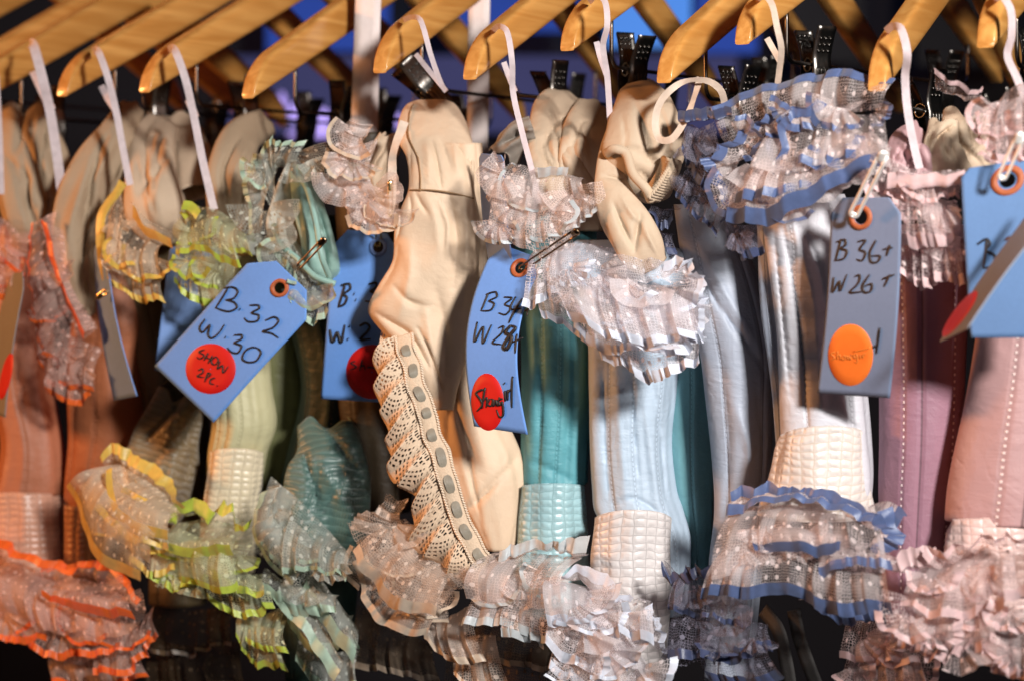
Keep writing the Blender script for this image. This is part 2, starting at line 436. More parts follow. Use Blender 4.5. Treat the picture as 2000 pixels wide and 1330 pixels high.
def fold_tube(name, path, mat, parent, flat=0.6, seed=0, folds=((3, .10), (5, .06)), n=64, m=60, solid=0.0008, twist=0.0, crease=0.022, lines=()):
    """tube of cloth along any path of (px, py, dd, half width px)."""
    rng = random.Random(seed)
    Q = cr([tuple(P(p[0], p[1], p[2])) + (p[3] * PS * (D(p[0]) + p[2]),) for p in path], m)
    p = Q[:, :3]; w = Q[:, 3]
    t = unit(np.gradient(p, axis=0)); view = unit(p)
    a = unit(np.cross(view, t)); b = unit(np.cross(t, a))
    ph = [(k, q, rng.uniform(0, 6.3), rng.uniform(-3, 3)) for k, q in folds]
    if not len(lines):                           # a few soft creases along the cloth
        lines = []
        ppx = np.array([(q[0], q[1], q[3]) for q in path], float)
        for _ in range(9):
            k0 = rng.uniform(0, .6); k1 = k0 + rng.uniform(.25, .5); o0, o1 = rng.uniform(-.8, .8), rng.uniform(-.8, .8)
            pp = []
            for u in np.linspace(k0, min(k1, 1), 4):
                x = np.interp(u, np.linspace(0, 1, len(ppx)), ppx[:, 0]); y = np.interp(u, np.linspace(0, 1, len(ppx)), ppx[:, 1]); wv = np.interp(u, np.linspace(0, 1, len(ppx)), ppx[:, 2])
                pp.append((x + wv * (o0 + (o1 - o0) * (u - k0) / max(k1 - k0, .01)), y))
            lines.append((pp, rng.uniform(4, 11), rng.choice((1, 1, -.6)) * rng.uniform(.006, .014)))
    ph += [(rng.choice((1, 2, 3, 4, 5, 6)), crease * rng.uniform(.4, 1), rng.uniform(0, 6.3), rng.choice((-1, 1)) * rng.uniform(5, 18)) for _ in range(9)]
    ang = np.linspace(0, 2*math.pi, n + 1) - math.pi
    V = []; U = []; L = 0
    for i in range(m):
        if i: L += np.linalg.norm(p[i] - p[i-1])
        s = i / (m - 1)
        f = 1 + sum(q * np.sin(k * ang + h + d * s) for k, q, h, d in ph)
        ca, sa = np.cos(ang + twist * s), np.sin(ang + twist * s)
        V += [p[i] + w[i] * f[j] * (a[i] * sa[j] + flat * b[i] * (-ca[j])) for j in range(n + 1)]
        U += [(ang[j] / 6.283 + .5, -L) for j in range(n + 1)]
    V = np.array(V).reshape(m, n + 1, 3)
    for i in range(m):                           # uneven cut ends
        e = max(0, 1 - i / (m * .14)); V[i] -= t[0] * (e * w[0] * (.30 * np.sin(2 * ang + 1 + seed) + .16 * np.sin(5 * ang + seed)))[:, None]
    V = press(V.reshape(-1, 3), lines)
    return mesh(name, V, grid_faces(m, n + 1), mat, parent, uv=U, solid=solid)

class Ruffle:
    """gathered strips of net, each with ribbon sewn to its free edge."""
    def __init__(s, seed): s.rng = random.Random(seed); s.L = MB(); s.R = MB()
    def tier(s, inner, outer, n=12, amp=0.006, rib=0.0042, di=0.0, do=-0.01, bulge=0.008, both=False, wild=1.0, top=0.25):
        rng = s.rng; n = max(2.2, n * (0.36 if bulge >= .012 else 0.5)); puff = 1.7 if bulge >= .012 else 1.0; rib = rib * 0.78; amp = amp * 0.88; K = max(int(n * 18), 44); NT = 11
        A = cr([tuple(P(q[0], q[1], di + (q[2] if len(q) > 2 else 0))) for q in inner], K)
        B = cr([tuple(P(q[0], q[1], do + (q[2] if len(q) > 2 else 0))) for q in outer], K)
        sp = np.linspace(0, 1, K)
        ph = 2*math.pi * n * sp + noise1(rng, K, n * 0.8) * 1.6 * wild + rng.uniform(0, 6)
        am = amp * (0.72 + 0.55 * noise1(rng, K, n * 0.8) * wild)
        am2 = amp * 0.28 * noise1(rng, K, n * 1.3); am3 = puff * amp * 1.7 * noise1(rng, K, n * 0.45)
        sk = noise1(rng, K, n * 0.5) * 1.3 * wild; cu = noise1(rng, K, n * 0.7) * amp * 0.9
        ln = 1 + 0.15 * wild * noise1(rng, K, n * 0.6) + 0.05 * noise1(rng, K, n * 2)
        fine = [noise1(rng, K, n * 3.2) for _ in range(4)]
        T = unit(np.gradient((A + B) / 2, axis=0)); dr = B - A; ld = np.linalg.norm(dr, axis=1)
        N = unit(np.cross(T, dr)); flip = np.sum(N * (A + B), axis=1) > 0; N[flip] *= -1
        N = unit(N * 1.0 + np.array([0, -0.35, 0]))
        U0 = np.concatenate([[0], np.cumsum(np.linalg.norm(np.diff((A + B) / 2, axis=0), axis=1))]) * 1.5 + rng.uniform(0, 5)
        def surf(t, off=0.0):
            f = top + (1 - top) * t ** 0.8
            w = am * f; q = ph + sk * t
            fn = fine[0] * math.sin(3 * t) + fine[1] * math.cos(5 * t) + fine[2] * math.sin(7 * t + 1) + fine[3] * math.cos(11 * t)
            d = 0.60 * w * np.sin(q) + am2 * f * np.sin(2.1 * q + 2 * t) + am3 * f * math.sin(2.2 * t + .6) + cu * t ** 4 + 0.06 * amp * fn
            return A + dr * (t * ln)[:, None] + N * (d + bulge * math.sin(math.pi * min(1, t * 0.9)) + off)[:, None] \
                     + T * (w * 0.20 * np.sin(2 * q + 0.7) + 0.06 * amp * fn[::-1])[:, None]
        ts = np.linspace(0, 1, NT)
        V = np.concatenate([surf(t) for t in ts]); U = np.concatenate([np.stack([U0, ld * t], 1) for t in ts])
        s.L.add(V, grid_faces(NT, K), U)
        def strip(t0, t1, off):
            tt = np.linspace(t0, t1, 4)
            V = np.concatenate([surf(t, off) for t in tt]); U = np.concatenate([np.stack([U0, ld * t], 1) for t in tt])
            s.R.add(V, grid_faces(4, K), U)
        if rib:
            w = rib / max(np.mean(ld), 0.006)
            strip(1 - w * 0.85, 1 + w * 0.15, 0.0009)
            if both: strip(-w * 0.1, w * 0.9, 0.0009)
        return s
    def fan(s, cx, cy, r0, r1, a0, a1, n=7, amp=0.005, rib=0.0036, di=0.0, do=-0.012, sq=1.0, **k):
        an = [math.radians(a0 + (a1 - a0) * i / 5) for i in range(6)]
        i_ = [(cx + r0 * math.cos(q), cy + r0 * sq * math.sin(q)) for q in an]
        o_ = [(cx + r1 * math.cos(q), cy + r1 * sq * math.sin(q)) for q in an]
        return s.tier(i_, o_, n, amp, rib, di, do, bulge=0.004, **k)
    def fill(s, pts, size=60, ribp=0.6, di=-0.005, n=7, spread=0.5, rib=0.0036, amp=0.005, down=90):
        for (x, y) in pts:
            r1 = size * s.rng.uniform(0.75, 1.25); a = down + s.rng.uniform(-70, 70); w = s.rng.uniform(55, 100)
            s.fan(x, y, r1 * 0.2, r1, a - w, a + w, n=s.rng.randint(n - 2, n + 2), amp=amp,
                  rib=rib if s.rng.random() < ribp else 0, di=di, do=di - s.rng.uniform(0.004, 0.018), sq=0.8)
        return s
    def build(s, name, lm, rm, parent, trim='ribbon_trim', label=None):
        o = s.L.build(name, lm, parent)
        if label: o['label'] = label
        if s.R.V: s.R.build(trim, rm, o)
        return o

def flat_ribbon(mb, path, width, roll=0.0, m=40):
    """narrow woven tape along (px, py, dd [, roll])."""
    Q = cr([tuple(P(p[0], p[1], p[2])) + ((p[3] if len(p) > 3 else roll),) for p in path], m)
    p = Q[:, :3]; t = unit(np.gradient(p, axis=0)); v = unit(p)
    a = unit(np.cross(v, t)); b = unit(np.cross(t, a))
    sd = a * np.cos(Q[:, 3:4]) + b * np.sin(Q[:, 3:4])
    V = []
    for k in (-1, -0.33, 0.33, 1): V += list(p + sd * width / 2 * k)
    mb.add(V, grid_faces(4, m))

# ------------------------------------------------------------------ SETTING: dark room behind
def quad(name, x0, x1, y0, y1, d, mat, thick=0.01):
    """upright panel covering the photo rectangle at distance d."""
    mb = MB(); cx = ((x0 + x1) / 2 - 1000) * PS * d; cz = (HZ - (y0 + y1) / 2) * PS * d
    mb.box((cx, d + thick / 2, cz), ((x1 - x0) / 2 * PS * d, 0, 0), (0, thick / 2, 0), (0, 0, (y1 - y0) / 2 * PS * d))
    return mb.build(name, mat, smooth=False)
single(quad("backdrop", -1500, 3500, -1200, 2600, 3.8, plain("dark wall", (0.010, 0.011, 0.016), 0.8, var=0.3, scale=2)), None, None, kind='structure')
BLUE1 = glow("blue screen light", (0.10, 0.30, 0.95), 1.0)
BLUE2 = glow("dim blue screen light", (0.035, 0.08, 0.42), 0.8)
SLATE = glow("slate wall glow", (0.040, 0.040, 0.105), 1.2)  # added glow standing in for the lit slate wall, not a screen
VIOL = glow("violet lamp light", (0.46, 0.34, 1.0), 1.5)
BLACKP = plain("black panel", (0.006, 0.006, 0.008), 0.6, var=0.2, scale=4)
for (x0, x1, y0, y1, d, m, lab) in (
        (1185, 1350, -80, 92, 3.4, BLUE1, "bright blue lit screen behind the hangers right of centre"),
        (860, 1130, -80, 62, 3.5, BLUE2, "dim deep blue lit screen behind the middle hangers"),
        (520, 760, -80, 100, 3.5, BLUE2, "dim deep blue lit screen behind the hangers left of centre"),
        (1360, 1480, -80, 105, 3.6, BLUE2, "narrow dim blue lit strip right of the bright blue screen"),
        (440, 1440, 110, 260, 3.65, SLATE, "wide faint slate blue glow put in for the lit wall low behind the hangers")):
    single(quad("lit_screen", x0, x1, y0, y1, d, m), lab, "screen", "lit screens in the dark behind the rack")
for i, (x0, x1, y0, y1, lab) in enumerate((
        (1545, 1690, -120, 122, "black panel behind the hangers left of the tall steep hanger"),
        (1790, 1990, -120, 130, "black panel at the far right behind the hangers"))):
    single(quad("dark_panel", x0, x1, y0, y1, 3.55, BLACKP), lab, "panel", "black panels behind the rack")
for (x, y, w, h, lab) in ((578, 222, 26, 40, "small violet lamp left of the row of violet lamps"),
                     (630, 236, 30, 46, "violet lamp in the middle of the lamp row behind the mint ruffle"),
                     (672, 232, 26, 40, "violet lamp beside the metal clip behind the mint ruffle"),
                     (610, 262, 100, 14, "long low violet light bar under the violet lamps"),
                     (550, 210, 12, 60, "thin violet light tube left of the violet lamps"),
                     (760, 235, 46, 26, "violet light glimpsed just left of the cream satin costume")):
    mb = MB(); d = 3.2; c = np.array([(x - 1000) * PS * d, d, (HZ - y) * PS * d])
    a = np.linspace(0, 2*math.pi, 20, endpoint=False)
    hw, hh = w/2 * PS * d, h/2 * PS * d
    mb.tube([c + (0, yy, 0) for yy in (0, 0.004, 0.02)], [hw, hw, hw * 0.9], 20)
    V = np.array(mb.V); V[:, 2] = c[2] + (V[:, 2] - c[2]) * hh / hw; mb.V = [tuple(v) for v in V]
    single(mb.build("violet_lamp", VIOL), lab, "lamp", "violet lamps behind the rack")
for (x0, x1, x2, x3, d, lab) in ((696, 746, 684, 736, 1.50, "wide pale cloth strap hanging behind the hangers left of the cream costume"),
                         (916, 958, 912, 952, 1.52, "wide pale cloth strap hanging behind the hangers right of the cream costume")):
    mb = MB(); V = []
    for k in range(13):
        t = k / 12; y = -60 + t * 360
        for q in (0, .33, .66, 1):
            x = (x0 * (1 - t) + x2 * t) * (1 - q) + (x1 * (1 - t) + x3 * t) * q
            V.append(((x - 1000) * PS * d, d + 0.002 * math.sin(3 * q + 5 * t), (HZ - y) * PS * d))
    single(mesh("cloth_strap", V, grid_faces(13, 4), plain("pale strap cloth", (0.78, 0.68, 0.65), 0.8, var=0.1, scale=200, bump=0.0005), solid=0.0015),
           lab, "strap", "pale straps behind the hangers")

# ------------------------------------------------------------------ HANGERS
HL = 0.25; PHI = math.radians(24)
def hanger_body_mesh():
    h = 0.0215 / math.cos(PHI); X = HL * math.cos(PHI); T = 0.0135; R0 = 0.032; n = 28
    xs = list(np.linspace(0, X - R0, 30)) + [X - R0 + R0 * math.sin(a) for a in np.linspace(0.08, math.pi / 2, 16)]
    xs = [-x for x in xs[:0:-1]] + xs
    V = []
    for x in xs:
        ax = abs(x)
        lo = -ax * math.tan(PHI) - h / 2 - 0.004 * (1 - (ax / X) ** 2)
        up = -ax * math.tan(PHI) + h / 2 + 0.003 * (1 - (ax / X) ** 2)
        q = max(0, (ax - (X - R0)) / R0)
        hh = (up - lo) * (0.16 + 0.84 * (1 - q ** 2.3) ** (1 / 1.9)); up = lo + hh
        t = T * (1 - 0.25 * q ** 6)
        for j in range(n):                      # rounded rectangle section
            c = 2 * math.pi * (j + 0.5) / n
            e = 0.42
            cy = math.copysign(abs(math.cos(c)) ** e, math.cos(c)); cz = math.copysign(abs(math.sin(c)) ** 0.5, math.sin(c))
            V.append((x, cy * t / 2, (lo + up) / 2 + cz * hh / 2))
    m = len(xs); F = grid_faces(m, n, 0, True) + [tuple(range(n)), tuple((m - 1) * n + j for j in range(n))]
    me = bpy.data.meshes.new("wooden_body"); me.from_pydata(V, [], [f[::-1] for f in F]); me.update()
    me.materials.append(WOOD)
    for p in me.polygons: p.use_smooth = True
    me.set_sharp_from_angle(angle=math.radians(60))
    return me
H_BODY = hanger_body_mesh()
BX, BZ = 0.165, -0.120                          # wire bar end and height
def wire_mesh():
    mb = MB(); zt = -BX * math.tan(PHI) - 0.008
    pts = [(BX, 0, zt), (BX, 0, zt - 0.012), (BX, 0, BZ + 0.012)]
    pts += [(BX - 0.010 * (1 - math.cos(a)), 0, BZ + 0.010 * (1 - math.sin(a))) for a in np.linspace(0.1, math.pi / 2, 6)]
    half = pts[:]
    pts = half + [(x, 0, BZ) for x in np.linspace(BX - 0.02, -BX + 0.02, 24)] + [(-x, y, z) for x, y, z in half[::-1]]
    mb.tube(pts, 0.0014, 8)
    return mb
_w = wire_mesh()
def hook_mesh():
    mb = MB()
    pts = [(0, 0, 0.01), (0, 0, 0.045)] + [(0.022 * math.sin(a) , 0, 0.07 - 0.025 * math.cos(a)) for a in np.linspace(0.3, 4.4, 16)]
    mb.tube(pts, 0.0018, 8); return mb
_h = hook_mesh()
def jaw_mb(sgn):
    """one leaf of a spring clip: profile in y-z, drawn along x"""
    prof = [(0.0012, -0.026), (0.0022, -0.020), (0.0055, -0.010), (0.0066, -0.002), (0.0060, 0.004), (0.0085, 0.012), (0.0125, 0.021), (0.0135, 0.0225), (0.0125, 0.0232)]
    mb = MB(); hw = 0.0068
    R = cr([(y, z, 0) for y, z in prof], 24)
    V = []
    for y, z, _ in R:
        w = hw * (1.0 if z > -0.02 else 0.86)
        for k in (-1, -0.92, -0.5, 0, 0.5, 0.92, 1):
            V.append((w * k, sgn * (y + (0.0012 if abs(k) < 0.95 else 0)), z))
    mb.add(V, grid_faces(24, 7))
    for k in (-0.6, -0.2, 0.2, 0.6):            # ribs on the jaw
        mb.tube([(hw * k, sgn * (y + 0.0016), z) for y, z, _ in R[2:12]], 0.0005, 6)
    for r_ in range(4):                          # pressed dimples on the handle
        for k in (-0.5, 0, 0.5):
            z = 0.008 + r_ * 0.0038; y = np.interp(z, R[:20, 1], R[:20, 0])
            mb.tube([(hw * k, sgn * (y + 0.0012), z), (hw * k, sgn * (y + 0.0021), z)], 0.0010, 8)
    return mb
JAWS = [jaw_mb(1), jaw_mb(-1)]
def spring_mb():
    mb = MB()
    mb.tube([(0.0048 * k, 0, 0) for k in (-1, -.5, 0, .5, 1)], 0.0030, 12)
    for k in (-1.15, 1.15): mb.tube([(0.0048 * k + 0.0004 * s, 0.0042 * math.cos(a), 0.0042 * math.sin(a)) for s, a in zip(np.linspace(-1, 1, 14), np.linspace(0, 6.3, 14))], 0.0008, 6)
    return mb
SPR = spring_mb()

def rotz(v, a):
    c, s = math.cos(a), math.sin(a); v = np.asarray(v, float)
    return np.stack([v[..., 0]*c - v[..., 1]*s, v[..., 0]*s + v[..., 1]*c, v[..., 2]], -1)
def proj(p): return np.array([1000 + p[0] / p[1] / PS, HZ - p[2] / p[1] / PS])
XT = HL * math.cos(PHI); ZT = -HL * math.sin(PHI) - 0.015
def solve_yaw(px, py, dd, slope):
    """turn of the hanger about the vertical so that its arm rises at the slope seen in the photo"""
    tip = P(px, py, dd); best = None
    for deg in np.arange(150, 290, 0.5):
        a = math.radians(deg)
        d = rotz(np.array([XT, 0, ZT]), a)
        apex = tip - d
        q = tip - rotz(np.array([XT, 0, -HL * math.sin(PHI)]), a) * 0.6
        v = proj(q) - proj(tip)
        if v[0] <= 0 or apex[1] < tip[1]: continue
        e = abs(math.degrees(math.atan2(-v[1], v[0])) - slope)
        if best is None or e < best[0]: best = (e, a, apex)
    return best[1], best[2]
# tip px, py, extra depth, slope in the photo, clips at x on the bar, label
HANGERS = [
    (-250, 172, 0.0, 29.5, (), "wooden hanger cut by the top left corner of the rack"),
    (-120, 212, 0.03, 30.0, (), "wooden hanger half hidden behind the leftmost white ribbon's hanger"),
    (-62, 216, -0.01, 30.5, (0.125,), "wooden hanger carrying the leftmost white ribbon, its end cut by the left edge"),
    (122, 197, 0.0, 31.2, (0.112,), "wooden hanger whose ribbon falls to the yellow ruffle"),
    (283, 190, 0.0, 32.4, (0.10,), "wooden hanger whose ribbon falls to the lime ruffle"),
    (485, 202, 0.0, 36.0, (0.096,), "wooden hanger without ribbon above the mint ruffle"),
    (742, 153, 0.0, 39.0, (0.158,), "wooden hanger above the cream satin costume"),
    (918, 166, 0.0, 39.4, (0.10,), "wooden hanger right of the cream satin costume, above the blue tag strip"),
    (1108, 110, 0.01, 38.5, (0.132,), "high set wooden hanger with a white ribbon in front of the bright blue screen"),
    (1297, 173, 0.0, 42.5, (0.11,), "wooden hanger with the curled cream ribbon hanging under it"),
    (1450, 98, 0.01, 40.0, (0.12,), "high set wooden hanger above the navy trimmed ruffle"),
    (1712, 190, -0.01, 55.5, (0.11,), "large steep wooden hanger above the big safety pin"),
    (1925, 105, 0.0, 52.0, (0.12,), "wooden hanger at the right edge of the rack"),
]
hroots = []
for (px, py, dd, sl, clips, lab) in HANGERS:
    yaw, apex = solve_yaw(px, py, dd, sl)
    r = root("wooden_hanger", lab, "hanger", apex, "wooden hangers on the rack")
    r.rotation_euler = (0, 0, yaw)
    first = not hroots
    if first:
        b = bpy.data.objects.new("wooden_body", H_BODY); COL.objects.link(b); b.parent = r
        wb = _w.build("wire_bar", WIRE, r, local=True); hk = _h.build("hook", WIRE, r, local=True)
        parts = (b, wb, hk)
    else:
        for q in parts:
            c = q.copy(); COL.objects.link(c); c.parent = r
    for cx in clips:
        for k, cc in enumerate((cx, -0.11)):
            cr_ = SPR.build("clip", CLIPM, r, local=True); cr_.location = (cc, 0, BZ); cr_.scale = (1.1, 1.05, 1.08)
            if cx == 0.158 and k == 0: cr_.rotation_euler = (0.25, 0.75, -0.7)
            else: cr_.rotation_euler = (random.Random(px + k).uniform(-0.3, 0.3), 0, -0.5 + random.Random(px + 9 + k).uniform(-0.15, 0.15))
            for jb in JAWS: jb.build("clip_jaw", CLIPM, cr_, local=True)
    hroots.append((r, yaw, apex))
def bar_px(i, x):
    r, yaw, apex = hroots[i]; return proj(apex + rotz(np.array([x, 0, BZ]), yaw)), (apex + rotz(np.array([x, 0, BZ]), yaw))[1]
for i, h in enumerate(HANGERS):
    if h[4]: print("bar", i, h[0], [tuple(np.round(bar_px(i, x)[0])) + (round(bar_px(i, x)[1] - D(bar_px(i, x)[0][0]), 3),) for x in (BX, 0.12, 0.08, 0.0, -0.1)])
mb = MB()
aps = sorted([h[2] for h in hroots], key=lambda p: p[0])
zr = np.mean([p[2] for p in aps]) + 0.105
mb.tube([np.array([aps[0][0], aps[0][1], zr]) * 1.0 + k * (np.array([aps[-1][0] - aps[0][0], aps[-1][1] - aps[0][1], 0])) for k in np.linspace(-0.2, 1.2, 12)], 0.013, 16)
single(mb.build("clothes_rail", plain("rail steel", (0.5, 0.5, 0.5), 0.3, 1.0)), "straight metal clothes rail carrying the wooden hangers", "rail")

# ------------------------------------------------------------------ COSTUMES
def costume(label, px, group="ruffled corset costumes on the rack"):
    return root("corset_costume", label, "costume", P(px, 700, 0.06), group)
def rmat(name, c, **k): return ribbon_mat(name, c, **k)
R_ORANGE = rmat("orange ribbon", (0.78, 0.13, 0.015)); R_YELLOW = rmat("yellow ribbon", (0.72, 0.50, 0.10))
R_LIME = rmat("lime ribbon", (0.46, 0.56, 0.07)); R_MINT = rmat("mint ribbon", (0.42, 0.56, 0.44))
R_CREAM = rmat("cream ribbon", (0.66, 0.54, 0.42)); R_ICE = rmat("ice ribbon", (0.66, 0.70, 0.80))
R_AQUA = rmat("grey aqua ribbon", (0.52, 0.56, 0.58)); R_NAVY = rmat("blue ribbon", (0.10, 0.145, 0.30))
R_NAVY_D = rmat("dark blue ribbon", (0.05, 0.065, 0.14)); R_ROSE = rmat("rose ribbon", (0.70, 0.50, 0.50))

# ---- peach costume at the left edge
c = costume("peach satin corset with orange ribbon ruffles, cut by the left edge", 40)
body("bodice", [(440, 0, 70), (640, -40, 96), (760, -25, 100), (860, 0, 118), (925, -8, 128), (965, -20, 128)], satin("peach satin", (0.40, 0.145, 0.075), (0.36, 0.5)), c, seed=1)
body("quilted_panel", [(955, -24, 112), (1010, -28, 122), (1080, -30, 128), (1220, -40, 120)], quilt("peach quilt", (0.60, 0.32, 0.22)), c, dd=0.03, seed=2, metric=True, arc=14)
fold_tube("lining", [(20, 215, .10, 22), (28, 260, .05, 40), (45, 330, .04, 55), (60, 420, .03, 52), (70, 470, .04, 40)], LINING_D, c, seed=3)
r = Ruffle(11)
r.tier([(-60, 430), (0, 425), (50, 470)], [(-60, 500), (0, 510), (52, 545)], 7, 0.006, 0.006, do=-.012)
r.tier([(-60, 490), (0, 490), (50, 520)], [(-60, 590), (-5, 585), (45, 585)], 8, 0.006, 0.006, do=-.012)
r.fill([(10, 470), (-10, 520)], 55)
r.build("bust_ruffle", LACE_O, R_ORANGE, c)
r = Ruffle(12)
r.tier([(-60, 1090), (20, 1085), (80, 1120), (140, 1150)], [(-60, 1030), (10, 1050), (80, 1085), (150, 1110)], 10, .005, .006, do=-.012, top=.5)
r.tier([(-60, 1100), (40, 1100), (140, 1150)], [(-70, 1200), (30, 1215), (120, 1240)], 11, .007, 0, do=-.03, bulge=.015)
r.tier([(-60, 1170), (40, 1180), (130, 1200)], [(-70, 1265), (0, 1250), (90, 1262)], 10, .006, .006, do=-.03)
r.fill([(20, 1130), (80, 1160), (0, 1180)], 70, 0.3, -.02)
r.build("hem_ruffle", LACE_O, R_ORANGE, c)

# ---- orange costume
c = costume("orange corset with beige cup lining and orange edged ruffles, next to the grey edge-on tag", 190)
body("bodice", [(500, 150, 260), (620, 140, 300), (700, 132, 295), (780, 132, 300), (860, 134, 290), (960, 126, 250), (1060, 128, 190)], satin("orange peach satin", (0.34, 0.11, 0.045), (0.34, 0.46)), c, dd=.06, seed=4)
body("quilted_panel", [(985, 124, 188), (1050, 124, 180), (1150, 122, 186)], quilt("orange quilt", (0.44, 0.19, 0.08)), c, dd=.045, seed=5, metric=True)
fold_tube("lining", [(262, 215, .12, 22), (232, 260, .06, 30), (190, 330, .03, 42), (155, 420, .015, 44), (150, 500, .01, 40), (160, 570, .02, 28), (175, 615, .03, 10)], LINING_D, c, seed=6, folds=((2, .12), (3, .1), (5, .05)))
fold_tube("lining", [(85, 212, .12, 24), (74, 260, .06, 38), (80, 320, .05, 48), (90, 420, .05, 44), (95, 500, .06, 30)], LINING_D, c, seed=7)
r = Ruffle(13)
r.tier([(120, 410), (115, 480), (140, 560), (190, 640)], [(58, 440), (60, 560), (75, 660), (120, 720)], 13, .006, .004, do=-.012)
r.tier([(125, 450), (140, 560), (185, 640)], [(85, 430), (118, 560), (165, 660)], 9, .004, .007, di=-.012, do=-.018, wild=.5)
r.tier([(80, 600), (130, 650), (200, 680)], [(60, 690), (120, 760), (180, 770)], 10, .006, .005, do=-.012)
r.tier([(110, 720), (150, 735), (185, 740)], [(100, 765), (148, 790), (175, 770)], 6, .005, .005, do=-.01)
r.fill([(90, 520), (90, 600), (120, 680), (150, 700)], 60, .5)
r.build("bust_ruffle", LACE_O, R_ORANGE, c)
r = Ruffle(14)
r.tier([(85, 1135), (150, 1125), (220, 1150), (280, 1180)], [(85, 1100), (160, 1095), (225, 1110), (285, 1160)], 12, .004, .006, do=-.01, top=.5)
r.tier([(90, 1130), (170, 1130), (260, 1170)], [(80, 1235), (160, 1240), (250, 1250)], 13, .007, .0, do=-.03, bulge=.016)
r.tier([(80, 1190), (150, 1200), (250, 1210)], [(50, 1250), (130, 1285), (240, 1265)], 13, .006, .006, do=-.028)
r.tier([(200, 1220), (260, 1230), (300, 1180)], [(185, 1310), (260, 1310), (315, 1250)], 8, .006, .006, do=-.02)
r.tier([(100, 1260), (200, 1270), (280, 1270)], [(110, 1330), (200, 1350), (300, 1330)], 9, .006, .005, di=.02, do=.0)
r.fill([(150, 1160), (210, 1180), (120, 1180), (250, 1210), (180, 1210)], 75, .35, -.02)
r.tier([(110, 1150), (180, 1160), (260, 1180)], [(90, 1175), (170, 1195), (265, 1215)], 6, .006, .005, di=-.03, do=-.044, wild=1.5)
r.build("hem_ruffle", LACE_O, R_ORANGE, c)

# ---- yellow costume
c = costume("corset with yellow edged lace ruffles, behind the narrow blue tag", 290)
body("bodice", [(480, 215, 350), (600, 232, 330), (700, 262, 350), (800, 280, 400), (900, 270, 400), (1000, 290, 395), (1180, 290, 400)], satin("olive satin", (0.085, 0.06, 0.028), (0.4, 0.55)), c, dd=.075, seed=8)
fold_tube("quilted_panel", [(360, 770, .06, 45), (335, 850, .05, 62), (310, 930, .04, 72), (280, 1000, .03, 70)], quilt("olive quilt", (0.20, 0.145, 0.075)), c, seed=9, flat=.8)
fold_tube("lining", [(318, 238, .15, 26), (300, 280, .08, 40), (300, 340, .045, 46), (310, 410, .035, 55), (330, 470, .05, 35)], LINING, c, seed=10, folds=((2, .15), (3, .12), (7, .04)))
fold_tube("lining", [(245, 250, .07, 20), (235, 330, .05, 30), (220, 400, .04, 25)], LINING_D, c, seed=11)
r = Ruffle(15)
r.tier([(245, 355), (215, 430), (215, 500)], [(232, 350), (190, 430), (200, 545)], 4, .003, .008, di=0, do=-.012, wild=.4, top=.6)
r.tier([(235, 370), (250, 430), (330, 470)], [(205, 500), (260, 560), (325, 560)], 10, .007, .005, do=-.022, bulge=.014)
r.tier([(255, 400), (290, 430), (345, 460)], [(258, 425), (285, 460), (342, 490)], 4, .003, .007, di=-.01, do=-.018, wild=.4, top=.6)
r.tier([(215, 510), (270, 535), (320, 540)], [(220, 560), (270, 585), (325, 590)], 10, .005, .006, do=-.012)
r.fill([(225, 430), (260, 480), (300, 500), (235, 500)], 55, .5, -.015)
r.build("bust_ruffle", LACE_Y, R_YELLOW, c)
r = Ruffle(16)
r.tier([(220, 905), (285, 925), (350, 985)], [(200, 880), (228, 862), (265, 885), (335, 935), (372, 985)], 9, .005, .008, do=-.014, top=.5)
r.tier([(225, 905), (290, 940), (350, 1000)], [(128, 955), (150, 1000), (205, 1080), (285, 1140)], 8, .004, .010, di=-.005, do=-.030, bulge=.024, wild=.7)
r.tier([(235, 905), (295, 940), (355, 1000)], [(170, 960), (215, 1040), (300, 1105)], 8, .005, .0, di=-.012, do=-.040, bulge=.022)
r.tier([(250, 930), (300, 960), (350, 1000)], [(205, 930), (240, 1010), (330, 1070)], 8, .005, .006, di=-.022, do=-.046, bulge=.014, wild=1.4)
r.tier([(280, 1010), (310, 1040), (360, 1050)], [(255, 1085), (300, 1130), (350, 1110)], 7, .006, .006, do=-.026)
r.fill([(220, 930), (270, 980), (300, 1020), (210, 990)], 70, .5, -.025)
r.tier([(230, 960), (280, 1000), (330, 1030)], [(195, 985), (250, 1040), (330, 1075)], 6, .006, .006, di=-.03, do=-.044, wild=1.4)
r.tier([(230, 915), (270, 930), (330, 970)], [(190, 925), (225, 960), (290, 985)], 6, .006, .006, di=-.03, do=-.042, wild=1.4)
r.build("hem_ruffle", LACE_Y, R_YELLOW, c)

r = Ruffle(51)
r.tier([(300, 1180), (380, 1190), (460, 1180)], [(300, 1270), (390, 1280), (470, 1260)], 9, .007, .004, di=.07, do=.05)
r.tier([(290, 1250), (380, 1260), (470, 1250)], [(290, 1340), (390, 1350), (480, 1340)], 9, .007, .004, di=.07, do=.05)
r.build("under_ruffle", lace("shaded brown net", (.07, .045, .025), .5), rmat("shaded brown ribbon", (.10, .06, .03)), c, trim="under_trim")

